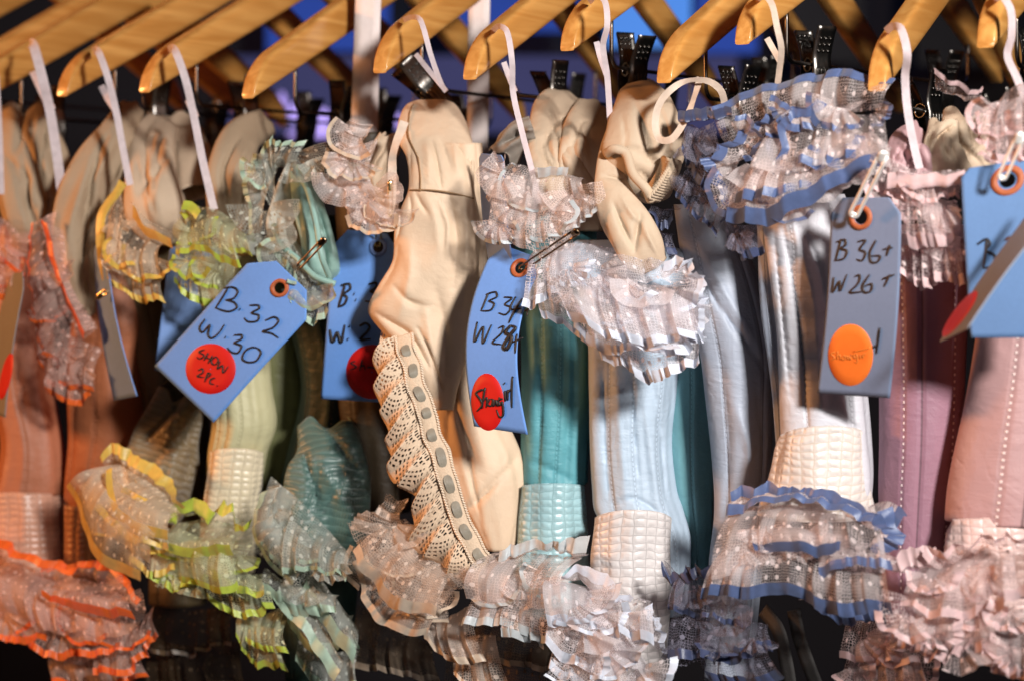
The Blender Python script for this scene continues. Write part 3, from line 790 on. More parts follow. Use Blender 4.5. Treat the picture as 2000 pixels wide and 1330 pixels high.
# ---- lime costume
c = costume("pale green corset with lime green ribbon ruffles, behind the slanted blue tag", 440)
body("bodice", [(500, 360, 500), (640, 395, 520), (760, 412, 528), (830, 416, 536), (885, 408, 520), (930, 405, 512)], satin("pale lime satin", (0.50, 0.47, 0.28), (0.36, 0.42, 0.5)), c, dd=.055, seed=12, folds=((9, .05), (5, .05), (16, .03)))
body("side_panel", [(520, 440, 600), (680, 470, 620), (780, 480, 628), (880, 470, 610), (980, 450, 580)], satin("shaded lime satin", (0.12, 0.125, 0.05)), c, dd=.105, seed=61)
body("quilted_panel", [(872, 410, 512), (940, 402, 508), (1010, 392, 500), (1120, 385, 495)], quilt("cream lime quilt", (0.72, 0.62, 0.44)), c, dd=.04, seed=13, metric=True, arc=14, ratio=.7)
fold_tube("lining", [(352, 232, .155, 30), (352, 270, .13, 44), (362, 320, .09, 48), (380, 380, .07, 58)], LINING, c, seed=14, flat=.35, lines=[([(350, 240), (340, 300), (345, 370)], 8, .012), ([(360, 250), (385, 310), (400, 380)], 7, .010)])
fold_tube("lining", [(515, 245, .15, 30), (470, 275, .09, 36), (450, 340, .05, 42), (462, 430, .06, 48), (470, 500, .07, 40)], LINING_D, c, seed=15, folds=((2, .1), (4, .08)))
r = Ruffle(17)
r.tier([(365, 400), (420, 410), (470, 440)], [(345, 480), (400, 500), (480, 520)], 10, .007, .005, do=-.02, bulge=.014)
r.tier([(360, 430), (370, 410), (400, 420)], [(345, 410), (362, 385), (400, 405)], 4, .004, .006, do=-.015)
r.tier([(345, 470), (400, 490), (470, 500)], [(342, 560), (395, 585), (465, 570)], 10, .006, .006, do=-.015)
r.tier([(420, 430), (450, 440), (485, 460)], [(440, 490), (470, 500), (500, 510)], 5, .004, .005, di=-.01, do=-.02)
r.fill([(370, 440), (400, 460), (440, 470), (380, 510), (430, 520)], 52, .8, -.015)
r.build("bust_ruffle", LACE_L, R_LIME, c)
r = Ruffle(18)
r.tier([(340, 1010), (400, 1000), (490, 1015)], [(332, 1020), (345, 985), (400, 985), (440, 1010), (495, 1000)], 6, .005, .006, do=-.014, top=.6)
r.tier([(335, 1020), (410, 1015), (490, 1030)], [(305, 1130), (380, 1150), (480, 1160)], 11, .007, .005, do=-.03, bulge=.016)
r.tier([(320, 1070), (380, 1090), (450, 1090)], [(300, 1130), (350, 1150), (410, 1130)], 8, .006, .006, do=-.03)
r.tier([(400, 1100), (460, 1120), (530, 1120)], [(410, 1170), (470, 1200), (540, 1190)], 10, .006, .006, do=-.02)
r.tier([(470, 1190), (510, 1200), (560, 1180)], [(462, 1230), (500, 1310), (570, 1320)], 9, .006, .006, do=-.01)
r.tier([(480, 1210), (520, 1220), (560, 1210)], [(480, 1250), (520, 1275), (570, 1280)], 8, .005, .005, do=-.015)
r.fill([(370, 1040), (420, 1060), (460, 1080), (400, 1110), (480, 1130), (350, 1090)], 62, .7, -.02)
r.tier([(350, 1030), (400, 1050), (470, 1050)], [(330, 1070), (390, 1090), (460, 1085)], 5, .006, .006, di=-.03, do=-.044, wild=1.4)
r.tier([(430, 1080), (470, 1110), (510, 1130)], [(420, 1125), (460, 1150), (520, 1165)], 5, .006, .006, di=-.02, do=-.034, wild=1.4)
r.build("hem_ruffle", LACE_L, R_LIME, c)

# ---- mint costume
c = costume("mint green corset with dark teal body, right of the slanted blue tag", 600)
TEAL = satin("dark teal satin", (0.018, 0.042, 0.036), (0.36, 0.5)); MINT = satin("mint satin", (0.26, 0.42, 0.37), rough=.38)
body("bodice", [(420, 540, 660), (600, 560, 700), (760, 590, 720), (900, 560, 720), (1000, 540, 710), (1330, 560, 680)], TEAL, c, dd=.09, seed=16)
fold_tube("quilted_panel", [(640, 830, .06, 50), (650, 900, .05, 70), (640, 1000, .045, 85), (620, 1100, .045, 80)], quilt("teal quilt", (0.06, 0.125, 0.11), thread=(0.16, 0.25, 0.22)), c, seed=17, flat=.6)
fold_tube("cup", [(585, 330, .035, 20), (600, 390, .015, 30), (618, 460, .005, 34), (630, 520, .01, 36), (640, 560, .03, 14)], MINT, c, seed=18, flat=.5, folds=((2, .12), (5, .05)))
fold_tube("cup", [(570, 330, .03, 12), (550, 400, .02, 20), (545, 450, .01, 22), (575, 500, .005, 16), (620, 535, .01, 10)], satin("pale mint satin", (0.50, 0.50, 0.44)), c, seed=19, flat=.5)
mb = MB()
for pth in ([(572, 330, .01), (600, 370, -.01), (618, 440, -.02), (628, 500, -.025), (645, 545, -.01)], [(535, 440, -.005), (545, 475, -.012), (580, 505, -.018), (615, 540, -.018), (655, 555, -.01)]):
    mb.tube(cr([tuple(P(*q)) for q in pth], 30), 0.0022, 8)
mb.build("piping", MINT, c)
r = Ruffle(19)
r.tier([(560, 300), (520, 380), (510, 460)], [(490, 300), (478, 400), (490, 480)], 11, .006, .004, do=-.012)
r.tier([(580, 340), (540, 330), (540, 420)], [(600, 275), (530, 280), (490, 330)], 12, .006, .005, do=-.012, wild=1.3)
r.tier([(540, 450), (580, 490), (625, 545)], [(520, 480), (572, 545), (605, 620)], 9, .006, .005, do=-.014)
r.tier([(580, 540), (620, 560), (650, 560)], [(570, 590), (610, 635), (650, 610)], 7, .006, .006, do=-.016)
r.fill([(520, 330), (520, 400), (515, 450), (575, 500), (605, 560), (570, 300), (640, 300)], 58, .45, -.01)
r.build("bust_ruffle", LACE_G, R_MINT, c)
r = Ruffle(20)
r.tier([(520, 950), (560, 1000), (640, 1080)], [(500, 960), (495, 1060), (560, 1150)], 12, .007, .004, do=-.02, bulge=.014)
r.tier([(530, 930), (600, 990), (690, 1090)], [(510, 1080), (590, 1120), (680, 1130)], 14, .007, .004, do=-.02, bulge=.014)
r.tier([(520, 1110), (580, 1150), (660, 1160)], [(515, 1160), (590, 1200), (660, 1200)], 8, .006, .007, do=-.015)
r.tier([(560, 1180), (620, 1210), (690, 1200)], [(560, 1230), (620, 1275), (700, 1260)], 8, .006, .007, di=.02, do=-.0)
r.tier([(590, 1240), (640, 1270), (700, 1270)], [(580, 1300), (640, 1350), (700, 1350)], 8, .006, .007, di=.03, do=.01)
r.tier([(560, 1130), (610, 1190), (670, 1290)], [(535, 1170), (590, 1240), (650, 1330)], 6, .005, .010, di=.0, do=-.016, wild=.8)
r.tier([(610, 1110), (650, 1160), (700, 1230)], [(590, 1150), (630, 1210), (690, 1290)], 6, .005, .009, di=.01, do=-.006, wild=.8)
r.fill([(530, 990), (560, 1040), (610, 1060), (640, 1090), (560, 1100), (600, 1140)], 66, .35, -.015)
r.build("hem_ruffle", LACE_G, R_MINT, c)

# ---- dark brown costume with pale lace bust (behind the B: 3 tag)
c = costume("dark brown corset with pinkish cream lace bust, behind the upright blue tag", 710)
body("bodice", [(260, 660, 770), (420, 655, 780), (600, 670, 800), (780, 660, 800), (900, 680, 800), (1000, 690, 800)], satin("brown satin", (0.04, 0.027, 0.014), (0.4, 0.6)), c, dd=.09, seed=20)
fold_tube("lining", [(765, 270, .05, 26), (745, 320, .035, 32), (750, 380, .03, 30), (765, 420, .04, 20)], LINING, c, seed=21, flat=.5, folds=((2, .15), (3, .1)))
r = Ruffle(21)
r.tier([(730, 245), (700, 300), (740, 390)], [(690, 235), (652, 330), (690, 400)], 12, .007, .0, do=-.015, wild=1.3)
r.tier([(740, 270), (720, 340), (750, 400)], [(660, 300), (655, 370), (700, 420)], 11, .007, .0, do=-.012, wild=1.3)
r.tier([(690, 385), (730, 390), (770, 400)], [(690, 432), (730, 438), (775, 432)], 8, .006, .0, do=-.0)
r.fill([(700, 260), (690, 310), (680, 350), (720, 380), (760, 410), (730, 420)], 60, .25, -.01)
r.build("bust_ruffle", LACE, R_CREAM, c)

# ---- cream satin costume, front and centre
c = costume("cream satin costume with crochet lace edging, nearest and largest at the centre", 860)
CREAM = satin("cream satin", (0.66, 0.495, 0.35), rough=0.56, wr=0.5, sheen=.35)
body("skirt_panel", [(280, 870, 940), (400, 880, 946), (520, 880, 950), (640, 850, 948), (740, 835, 950), (820, 850, 985), (900, 865, 1018), (970, 890, 1026), (1030, 925, 1015), (1075, 950, 1000)], CREAM, c, dd=.035, seed=22, folds=((6, .06), (4, .05), (11, .03)), ratio=.6, n=110, m=120, lines=[
    ([(938, 470), (925, 640), (880, 800), (875, 860)], 9, .010), ([(905, 400), (925, 560), (915, 700)], 9, -.005), ([(1010, 890), (960, 950), (910, 1000)], 9, .010), ([(985, 840), (990, 900), (950, 980)], 14, -.006), ([(910, 860), (920, 930), (940, 1020)], 8, .008), ([(880, 740), (900, 830), (930, 900)], 8, .006)])
CUP = [(196, 818, 872, .055), (206, 796, 890, .05), (235, 782, 908, .036), (270, 778, 920, .022), (310, 796, 926, .01), (370, 799, 926), (410, 784, 934), (450, 773, 938), (510, 768, 936), (555, 742, 934), (590, 722, 932), (612, 718, 928), (640, 738, 922), (680, 776, 915), (720, 806, 905), (760, 832, 893), (800, 850, 885)]
body("bust_cup", CUP, CREAM, c, dd=.012, ratio=.45, seed=23, folds=((2, .03), (3, .035), (5, .02), (8, .012)), n=150, m=170, lines=[
    ([(845, 205), (858, 262), (880, 330)], 9, .006), ([(815, 215), (835, 290), (838, 350)], 12, -.005), ([(890, 235), (908, 300), (915, 366)], 8, .006), ([(868, 215), (885, 270), (893, 330)], 7, -.004),
    ([(812, 378), (822, 398), (838, 420)], 5, .005), ([(800, 380), (803, 402), (801, 425)], 4, .004), ([(830, 380), (850, 430), (858, 500)], 14, -.004), ([(878, 385), (892, 470), (884, 560)], 10, .006), ([(905, 380), (912, 470), (905, 600)], 7, -.004),
    ([(780, 470), (770, 520), (738, 580)], 12, .007), ([(800, 470), (800, 540), (780, 620)], 16, -.006), ([(735, 612), (760, 628), (800, 655), (840, 720)], 10, .010), ([(850, 560), (868, 640), (868, 740)], 14, .006), ([(830, 600), (840, 660), (850, 720)], 10, -.004),
    ([(800, 372), (860, 378), (926, 374)], 4, .0025), ([(803, 215), (802, 290), (804, 372)], 4, .002), ([(786, 240), (784, 300), (792, 350)], 6, .005), ([(860, 400), (875, 440), (872, 500)], 6, -.005), ([(815, 640), (840, 690), (862, 760)], 6, .008), ([(770, 560), (800, 590), (835, 600)], 8, .007), ([(905, 255), (916, 290), (920, 340)], 4, .007), ([(780, 400), (782, 440), (770, 480)], 5, .007), ([(830, 240), (850, 300), (862, 366)], 5, .006)])
def on_cup(py, f, off=0.0012):
    """point on the front of the cup at row py and fraction f of its width"""
    R = cr([(r[0], r[1], r[2], r[3] if len(r) > 3 else 0) for r in CUP], 200); i = int(np.argmin(abs(R[:, 0] - py)))
    L, Rr = R[i, 1], R[i, 2]; cx = (L + Rr) / 2; q = P(cx, py, .012 + R[i, 3]); hw = (Rr - L) / 2 * PS * q[1]
    a = math.asin(max(-1, min(1, 2 * f - 1)))
    return np.array([q[0] + hw * math.sin(a), q[1] + hw * .45 * (.35 - math.cos(a) * 1.06) - off, q[2]])
mb = MB()
mb.tube([on_cup(372 + 9 * (f - .1) ** 2 * 3 - 4 * f, f) for f in np.linspace(0.02, 0.97, 40)], 0.00055, 6)
mb.tube([on_cup(y, np.interp(y, [205, 240, 300, 372], [.12, .14, .16, .18])) for y in np.linspace(205, 374, 50)], 0.0005, 6)
mb.build("seam", plain("brown thread", (0.30, 0.18, 0.09), 0.8), c)
CRO = crochet("crochet cotton", (0.74, 0.56, 0.40))
BAND = [(786, 655, -.004), (797, 690, -.010), (814, 755, -.014), (832, 808, -.014), (863, 898, -.014), (877, 943, -.014), (888, 982, -.012), (908, 1037, -.010), (934, 1080, -.006), (958, 1112, .0)]
def band(w, off, n=160):
    Q = cr([tuple(P(x, y, d + off)) for x, y, d in BAND], n); t = unit(np.gradient(Q, axis=0)); a = unit(np.cross(unit(Q), t))
    Q = Q + a * (.0011 * noise1(random.Random(8), n, 14))[:, None]
    return Q, t, a
def crochet_strip():
    K = 300; NT = 14; rng = random.Random(5)
    A = cr([tuple(P(x - 12, y, d - .001)) for x, y, d in BAND], K)
    B = cr([tuple(P(x, y, d)) for x, y, d in ((735, 700, -.01), (738, 775, -.02), (758, 835, -.022), (760, 885, -.022), (768, 935, -.024), (800, 985, -.02), (806, 1060, -.015), (870, 1112, -.01), (936, 1160, -.004))], K)
    s = np.linspace(0, 1, K); dr = B - A; T = unit(np.gradient(A, axis=0)); N = unit(np.cross(dr, T)); N[np.sum(N * A, 1) > 0] *= -1
    L = np.concatenate([[0], np.cumsum(np.linalg.norm(np.diff((A + B) / 2, axis=0), axis=1))]); U = L * 1.55
    ph = 2*math.pi * U / 0.026
    V = []; UV = []
    sc = 0.76 + 0.25 * np.abs(np.sin(ph / 2)) ** .8 + 0.13 * noise1(rng, K, 11)
    for j in range(NT):
        t = j / (NT - 1)
        w = 0.0050 * t ** .8
        V.append(A + dr * (t * sc)[:, None] + N * (w * np.sin(ph / 1.0 + .8) + .006 * math.sin(3.1 * t))[:, None] + T * (w * 0.35 * np.cos(ph / 1.0 + .8))[:, None])
        UV.append(np.stack([U, t * np.minimum(sc, 1.0) * 0.0262], 1))
    return mesh("crochet_lace", np.concatenate(V), grid_faces(NT, K), CRO, c, uv=np.concatenate(UV), solid=.0007)
crochet_strip()
# shadowed crochet under the cup
mb = MB(); r = Ruffle(31)
r.tier([(745, 640), (790, 660), (810, 700)], [(738, 745), (770, 760), (800, 770)], 5, .006, 0, di=.005, do=-.006)
r.L.build("crochet_lace", CRO, c)
Q, T_, A_ = band(0, 0)
mb = MB(); V = []; K = len(Q)
for k in np.linspace(-1, 1, 7): V.append(Q + A_ * ((.0062 + .0009 * noise1(random.Random(2), K, 30)) * k)[:, None] - unit(Q) * (.0016 * (1 - k * k)))
mb.add(np.concatenate(V), grid_faces(7, K)); bnd = mb.build("insertion_band", plain("cotton band", (0.62, 0.47, 0.335), .8, var=.2, scale=700, bump=.0012), c, solid=.0006)
mb = MB()
for sg in (-1, 1):                              # corded edges, small loops
    th = np.linspace(0, 2*math.pi * 95, 1100); Qd = cr(Q, 1100); Ad = cr(A_, 1100)
    mb.tube(Qd + Ad * (sg * .0058 + .0006 * np.cos(th))[:, None] - unit(Qd) * (.0012 + .0005 * np.sin(th))[:, None], .00055, 5)
mb.build("corded_edge", plain("cotton cord", (0.74, 0.60, 0.46), .8), bnd)
mb = MB(); i = 12; rng = random.Random(3)
Sx = np.concatenate([[0], np.cumsum(np.linalg.norm(np.diff(Q, axis=0), axis=1))])
pos = 0.008
while pos < Sx[-1] - .012:
    ln = rng.uniform(.0075, .0135)
    a0, a1 = pos, pos + ln; tt = np.linspace(0, 1, 14); V = []
    q = np.stack([np.interp(a0 + (a1 - a0) * tt, Sx, Q[:, m]) for m in range(3)], 1); aa = np.stack([np.interp(a0 + (a1 - a0) * tt, Sx, A_[:, m]) for m in range(3)], 1)
    for k in np.linspace(-1, 1, 5):
        V.append(q + aa * (.0030 * k * (1 - np.abs(2 * tt - 1) ** 5 * .6))[:, None] - unit(q) * (.0019 + .0012 * np.sin(math.pi * tt))[:, None])
    mb.add(np.concatenate(V), grid_faces(5, 14)); pos += ln + rng.uniform(.004, .0075)
mb.build("insertion_ribbon", rmat("grey satin ribbon", (0.25, 0.22, 0.17), transl=.0), bnd)
r = Ruffle(22)
r.tier([(800, 975), (780, 1010), (820, 1060)], [(760, 965), (705, 1000), (700, 1040)], 8, .007, 0, di=.02, do=-.0)
r.tier([(790, 1010), (840, 1060), (905, 1110)], [(688, 1080), (750, 1160), (850, 1230)], 9, .007, .009, di=.01, do=-.02, bulge=.018)
r.tier([(780, 1060), (830, 1090), (910, 1130)], [(680, 1100), (740, 1190), (830, 1250)], 9, .006, .006, di=.01, do=-.015, wild=.8)
r.tier([(720, 1060), (700, 1080), (720, 1110)], [(685, 1060), (672, 1110), (705, 1150)], 5, .005, .005, do=-.005)
r.tier([(810, 1200), (860, 1210), (920, 1180)], [(830, 1250), (880, 1300), (950, 1290)], 7, .006, .006, di=.02, do=.0)
r.tier([(900, 1250), (930, 1240), (970, 1240)], [(890, 1320), (940, 1350), (1000, 1340)], 6, .006, .006, di=.04, do=.02)
r.fill([(760, 1020), (780, 1080), (830, 1100), (870, 1140), (810, 1150), (740, 1100), (880, 1090)], 85, .35, -.005, rib=.003)
r.build("hem_ruffle", LACE_C, R_CREAM, c)

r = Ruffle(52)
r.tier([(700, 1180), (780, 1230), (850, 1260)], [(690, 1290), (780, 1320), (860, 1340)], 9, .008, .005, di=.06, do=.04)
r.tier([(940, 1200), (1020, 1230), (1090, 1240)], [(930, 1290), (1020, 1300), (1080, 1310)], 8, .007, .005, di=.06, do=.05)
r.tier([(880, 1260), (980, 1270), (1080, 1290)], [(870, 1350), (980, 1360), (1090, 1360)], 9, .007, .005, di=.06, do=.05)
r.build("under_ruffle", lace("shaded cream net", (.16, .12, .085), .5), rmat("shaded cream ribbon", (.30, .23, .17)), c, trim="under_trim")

# ---- turquoise costume
c = costume("turquoise corset with grey white lace bust, behind the blue tag with a showgirl sticker", 1080)
TQ = satin("turquoise satin", (0.105, 0.33, 0.38), (0.42, 0.5), rough=.5)
body("bodice", [(400, 1000, 1160), (560, 1015, 1170), (700, 1022, 1165), (800, 1022, 1160), (900, 1020, 1150), (945, 1018, 1148)], TQ, c, dd=.06, seed=25, ratio=.9, n=90, lines=[([(1050, 620), (1055, 780), (1050, 930)], 7, .006), ([(1110, 620), (1112, 780), (1105, 940)], 9, .007), ([(1030, 900), (1070, 915), (1120, 940)], 8, .006)])
body("quilted_panel", [(938, 1020, 1140), (1000, 1014, 1145), (1080, 1008, 1150), (1200, 1000, 1155)], quilt("aqua quilt", (0.33, 0.52, 0.56), thread=(.16, .28, .30)), c, dd=.05, seed=26, metric=True, arc=14)
fold_tube("lining", [(1100, 196, .145, 34), (1084, 225, .10, 42), (1078, 280, .05, 38), (1090, 330, .035, 46), (1115, 390, .04, 50)], LINING, c, seed=27, folds=((2, .14), (3, .1), (5, .05)))
fold_tube("lining", [(1150, 215, .14, 36), (1140, 260, .08, 46), (1140, 300, .05, 50), (1140, 350, .05, 55), (1130, 440, .06, 50)], LINING, c, seed=28, folds=((3, .12), (7, .06)))
fold_tube("cup_edge", [(985, 300, .04, 30), (1010, 260, .035, 22), (1040, 250, .04, 24)], plain("grey seam cloth", (.22, .19, .16), .7, bump=.001, scale=120), c, seed=29)
r = Ruffle(23)
r.tier([(1000, 320), (1060, 330), (1140, 350)], [(975, 380), (1050, 400), (1150, 400)], 10, .006, 0, do=-.012)
r.tier([(985, 300), (975, 340), (1000, 380)], [(955, 320), (950, 380), (965, 440)], 8, .006, 0, do=-.01)
r.tier([(1050, 335), (1080, 330), (1110, 335)], [(1050, 325), (1080, 320), (1112, 322)], 2, .001, .006, do=-.012, wild=.2)
r.tier([(970, 380), (1040, 390), (1150, 390)], [(960, 470), (1040, 490), (1140, 460)], 12, .008, .0, do=-.018, bulge=.014, wild=1.4)
r.tier([(1060, 380), (1110, 390), (1160, 380)], [(1050, 440), (1110, 450), (1170, 410)], 7, .006, .003, di=-.01, do=-.022)
r.fill([(990, 340), (1010, 400), (980, 430), (1060, 420), (1100, 440), (1120, 370), (1040, 360)], 58, .25, -.012, rib=.0028)
r.build("bust_ruffle", LACE, R_AQUA, c)
r = Ruffle(24)
r.tier([(985, 1080), (1060, 1075), (1150, 1080)], [(980, 1062), (1060, 1055), (1150, 1052)], 9, .004, .006, do=-.008, top=.7)
r.tier([(970, 1080), (1050, 1080), (1140, 1090)], [(920, 1180), (1010, 1180), (1100, 1180)], 13, .007, .0, do=-.02, bulge=.014)
r.tier([(940, 1150), (1010, 1160), (1080, 1170)], [(910, 1220), (985, 1230), (1060, 1265)], 8, .007, .007, do=-.02)
r.tier([(990, 1170), (1040, 1180), (1100, 1190)], [(985, 1235), (1040, 1250), (1100, 1265)], 7, .006, .006, di=-.005, do=-.02)
r.fill([(970, 1110), (1020, 1110), (1070, 1120), (970, 1150), (1040, 1150)], 62, .3, -.012)
r.build("hem_ruffle", LACE, R_AQUA, c)

# ---- ice blue costume
c = costume("ice blue satin corset with big white lace ruffle pinned to the tag", 1230)
ICE = satin("ice blue satin", (0.42, 0.52, 0.63), (0.40, 0.50, 0.60), rough=.48)
AQ2 = satin("aqua satin", (0.16, 0.36, 0.40), (0.5,), rough=.36)
body("bodice", [(560, 1130, 1330), (660, 1150, 1330), (760, 1152, 1320), (860, 1153, 1310), (960, 1160, 1318), (1000, 1165, 1330), (1060, 1200, 1345), (1200, 1230, 1340)], ICE, c, dd=.055, seed=30, ratio=.8, folds=((7, .05), (4, .05), (12, .025)), n=110, m=110, lines=[
    ([(1178, 720), (1182, 850), (1190, 980)], 6, .006), ([(1230, 720), (1240, 860), (1250, 990)], 7, .008), ([(1205, 720), (1212, 860), (1222, 980)], 10, -.005), ([(1275, 740), (1290, 860), (1300, 1000)], 8, .008), ([(1200, 985), (1240, 975), (1300, 1010)], 6, .006), ([(1255, 760), (1270, 880), (1285, 1000)], 9, -.005)])
body("side_panel", [(600, 1270, 1400), (720, 1290, 1405), (850, 1295, 1400), (950, 1305, 1395), (1060, 1330, 1390), (1180, 1330, 1390)], AQ2, c, dd=.09, seed=31)
body("quilted_panel", [(988, 1163, 1312), (1040, 1160, 1310), (1080, 1158, 1310), (1160, 1160, 1312), (1260, 1175, 1305), (1360, 1180, 1300)], quilt("white quilt", (0.66, 0.62, 0.61), cell=(.0086, .0054)), c, dd=.030, seed=32, metric=True, ratio=.86, arc=30)
fold_tube("lining", [(1250, 172, .14, 30), (1252, 200, .06, 50), (1258, 240, .02, 64), (1262, 280, .012, 74), (1258, 325, .012, 68), (1275, 360, .02, 45), (1285, 385, .03, 25)], LINING, c, seed=33, flat=.6, folds=((2, .06), (3, .05), (5, .03)), m=90, n=90, lines=[([(1215, 225), (1222, 270), (1218, 300)], 4, .004), ([(1240, 200), (1255, 250), (1275, 330)], 9, .008), ([(1285, 210), (1300, 260), (1300, 320)], 8, .007), ([(1215, 290), (1250, 300), (1300, 330)], 7, .008), ([(1230, 330), (1260, 345), (1290, 370)], 7, .008)])
fold_tube("lining", [(1200, 250, .02, 12), (1187, 310, .0, 20), (1192, 360, -.008, 30), (1208, 410, -.012, 40), (1230, 450, -.012, 44), (1255, 490, -.008, 42), (1275, 520, .0, 30)], LINING, c, seed=34, flat=.5, folds=((2, .08), (3, .05)), m=90, n=90, lines=[([(1200, 400), (1215, 440), (1235, 480)], 9, .009), ([(1250, 420), (1245, 455), (1240, 490)], 9, .010), ([(1180, 345), (1205, 350), (1235, 360)], 7, .007), ([(1255, 440), (1270, 470), (1285, 500)], 8, -.006), ([(1215, 385), (1235, 420), (1260, 440)], 8, -.005)])
mb = MB()
mb.tube(cr([tuple(P(*q)) for q in ((1186, 300, -.008), (1200, 292, -.012), (1222, 300, -.01), (1236, 340, -.014), (1262, 370, -.012), (1272, 392, -.006))], 40), .0032, 10)
mb.build("piping", LINING, c)
mb = MB()
for k in range(16):                              # gathered elastic edge
    t = k / 15; x = 1312 - 40 * t ** 1.6; y = 315 + 70 * t
    mb.tube([P(x - 16, y - 4, .0), P(x, y, -.012), P(x + 14, y + 5, .0)], .0022, 8)
mb.build("gathered_edge", LINING, c)
r = Ruffle(25)
r.tier([(1040, 485), (1120, 475), (1220, 490), (1330, 520)], [(1030, 540), (1130, 560), (1240, 560), (1360, 560)], 15, .007, .0, do=-.02, bulge=.012)
r.tier([(1045, 490), (1070, 480), (1090, 490)], [(1030, 590), (1065, 595), (1100, 590)], 4, .005, .007, di=-.01, do=-.025)
r.tier([(1040, 540), (1090, 560), (1160, 590)], [(1060, 620), (1100, 640), (1160, 680)], 8, .006, .006, di=.005, do=-.01)
r.tier([(1090, 540), (1200, 550), (1350, 560)], [(1120, 640), (1220, 660), (1370, 660)], 15, .008, .006, di=-.008, do=-.03, bulge=.016)
r.tier([(1130, 600), (1230, 620), (1360, 600)], [(1125, 660), (1210, 700), (1300, 690), (1380, 665)], 13, .007, .007, di=-.005, do=-.022, bulge=.01)
r.tier([(1150, 650), (1230, 660), (1370, 640)], [(1170, 700), (1250, 735), (1320, 730), (1375, 715)], 12, .007, .007, di=.005, do=-.012, bulge=.008)
r.tier([(1290, 520), (1330, 520), (1360, 550)], [(1300, 500), (1345, 500), (1375, 560)], 5, .006, .006, do=-.02)
r.tier([(1330, 560), (1340, 590), (1350, 630)], [(1370, 560), (1378, 600), (1380, 660)], 5, .006, .005, do=-.02)
r.fill([(1110, 520), (1160, 530), (1210, 540), (1260, 550), (1300, 560), (1330, 590), (1190, 580), (1250, 600), (1130, 570), (1290, 620)], 72, .5, -.02, rib=.004)
r.build("bust_ruffle", LACE_B, R_ICE, c)
body("cup_panel", [(470, 1130, 1250), (490, 1100, 1330), (520, 1060, 1350), (560, 1060, 1350)], ICE, c, dd=.02, seed=35, ratio=.35)
r = Ruffle(26)
r.tier([(1090, 1130), (1150, 1130), (1230, 1160)], [(1070, 1120), (1130, 1105), (1200, 1120), (1250, 1150)], 6, .006, .006, do=-.02, top=.5)
r.tier([(1090, 1140), (1170, 1150), (1270, 1180)], [(1075, 1230), (1170, 1240), (1280, 1260)], 11, .008, .005, do=-.035, bulge=.016)
r.tier([(1080, 1200), (1150, 1220), (1250, 1230)], [(1062, 1260), (1120, 1290), (1220, 1310)], 9, .008, .007, do=-.03, bulge=.012)
r.tier([(1090, 1260), (1160, 1290), (1250, 1290)], [(1070, 1310), (1150, 1345), (1290, 1350)], 9, .008, .006, do=-.025)
r.tier([(1220, 1180), (1250, 1200), (1270, 1240)], [(1270, 1180), (1300, 1220), (1310, 1280)], 6, .006, .005, do=-.015)
r.fill([(1120, 1160), (1160, 1180), (1200, 1200), (1140, 1220), (1230, 1240), (1180, 1260), (1110, 1280), (1240, 1300)], 74, .55, -.025, rib=.004)
r.build("hem_ruffle", LACE_B, R_ICE, c)

# ---- dark silver costume (behind)
c = costume("silver grey corset with dark blue ruffle, between the ice blue and the quilted silver corset", 1420)
SIL = satin("silver satin", (0.56, 0.555, 0.60), (0.42, 0.58), rough=.50, wr=1.6)
SIL_D = satin("blue silver satin", (0.33, 0.37, 0.45), (0.40,), rough=.48, wr=1.3, seam=(0.60,))
body("bodice", [(400, 1318, 1420), (480, 1330, 1460), (600, 1350, 1500), (700, 1372, 1515), (780, 1382, 1512), (900, 1395, 1508), (1000, 1400, 1500), (1100, 1390, 1490), (1330, 1380, 1470)], SIL_D, c, dd=.055, seed=36, folds=((6, .05), (4, .04), (11, .02)), n=110, m=110, lines=[
    ([(1335, 470), (1400, 590), (1470, 690), (1512, 760)], 6, .008), ([(1350, 450), (1420, 580), (1490, 690)], 9, -.005), ([(1440, 800), (1462, 880), (1450, 960)], 16, -.008), ([(1410, 700), (1425, 860), (1420, 1000)], 10, .006), ([(1480, 780), (1490, 900), (1470, 1020)], 9, .007)])
r = Ruffle(27)
r.tier([(1340, 240), (1390, 230), (1440, 220)], [(1325, 215), (1380, 210), (1430, 205)], 6, .004, .006, do=-.005, top=.5)
r.tier([(1340, 240), (1380, 260), (1410, 330)], [(1325, 300), (1350, 350), (1400, 410)], 9, .007, .005, do=-.015)
r.tier([(1340, 330), (1370, 350), (1420, 400)], [(1318, 380), (1350, 420), (1400, 470)], 8, .006, .004, do=-.01)
r.tier([(1400, 420), (1430, 440), (1490, 440)], [(1420, 490), (1460, 520), (1500, 500)], 7, .006, .006, di=.01, do=-.005)
r.tier([(1270, 400), (1300, 410), (1330, 410)], [(1262, 420), (1290, 450), (1320, 440)], 4, .005, .005, di=.03, do=.01)
r.tier([(1280, 450), (1300, 460), (1320, 460)], [(1290, 480), (1310, 510), (1330, 500)], 4, .005, .005, di=.03, do=.01)
r.fill([(1350, 270), (1370, 310), (1350, 350), (1400, 370), (1440, 460)], 55, .5, -.005)
r.build("bust_ruffle", LACE_D, R_NAVY_D, c)
r = Ruffle(28)
r.tier([(1320, 1120), (1380, 1110), (1430, 1140)], [(1300, 1130), (1350, 1095), (1410, 1095)], 8, .006, .006, do=-.01)
r.tier([(1330, 1120), (1390, 1130), (1460, 1160)], [(1310, 1200), (1380, 1220), (1470, 1220)], 11, .007, .004, do=-.02)
r.tier([(1320, 1190), (1390, 1200), (1500, 1220)], [(1310, 1280), (1400, 1290), (1510, 1270)], 10, .007, .007, do=-.02)
r.tier([(1360, 1270), (1430, 1270), (1500, 1270)], [(1380, 1320), (1450, 1340), (1530, 1320)], 8, .006, .007, do=-.01)
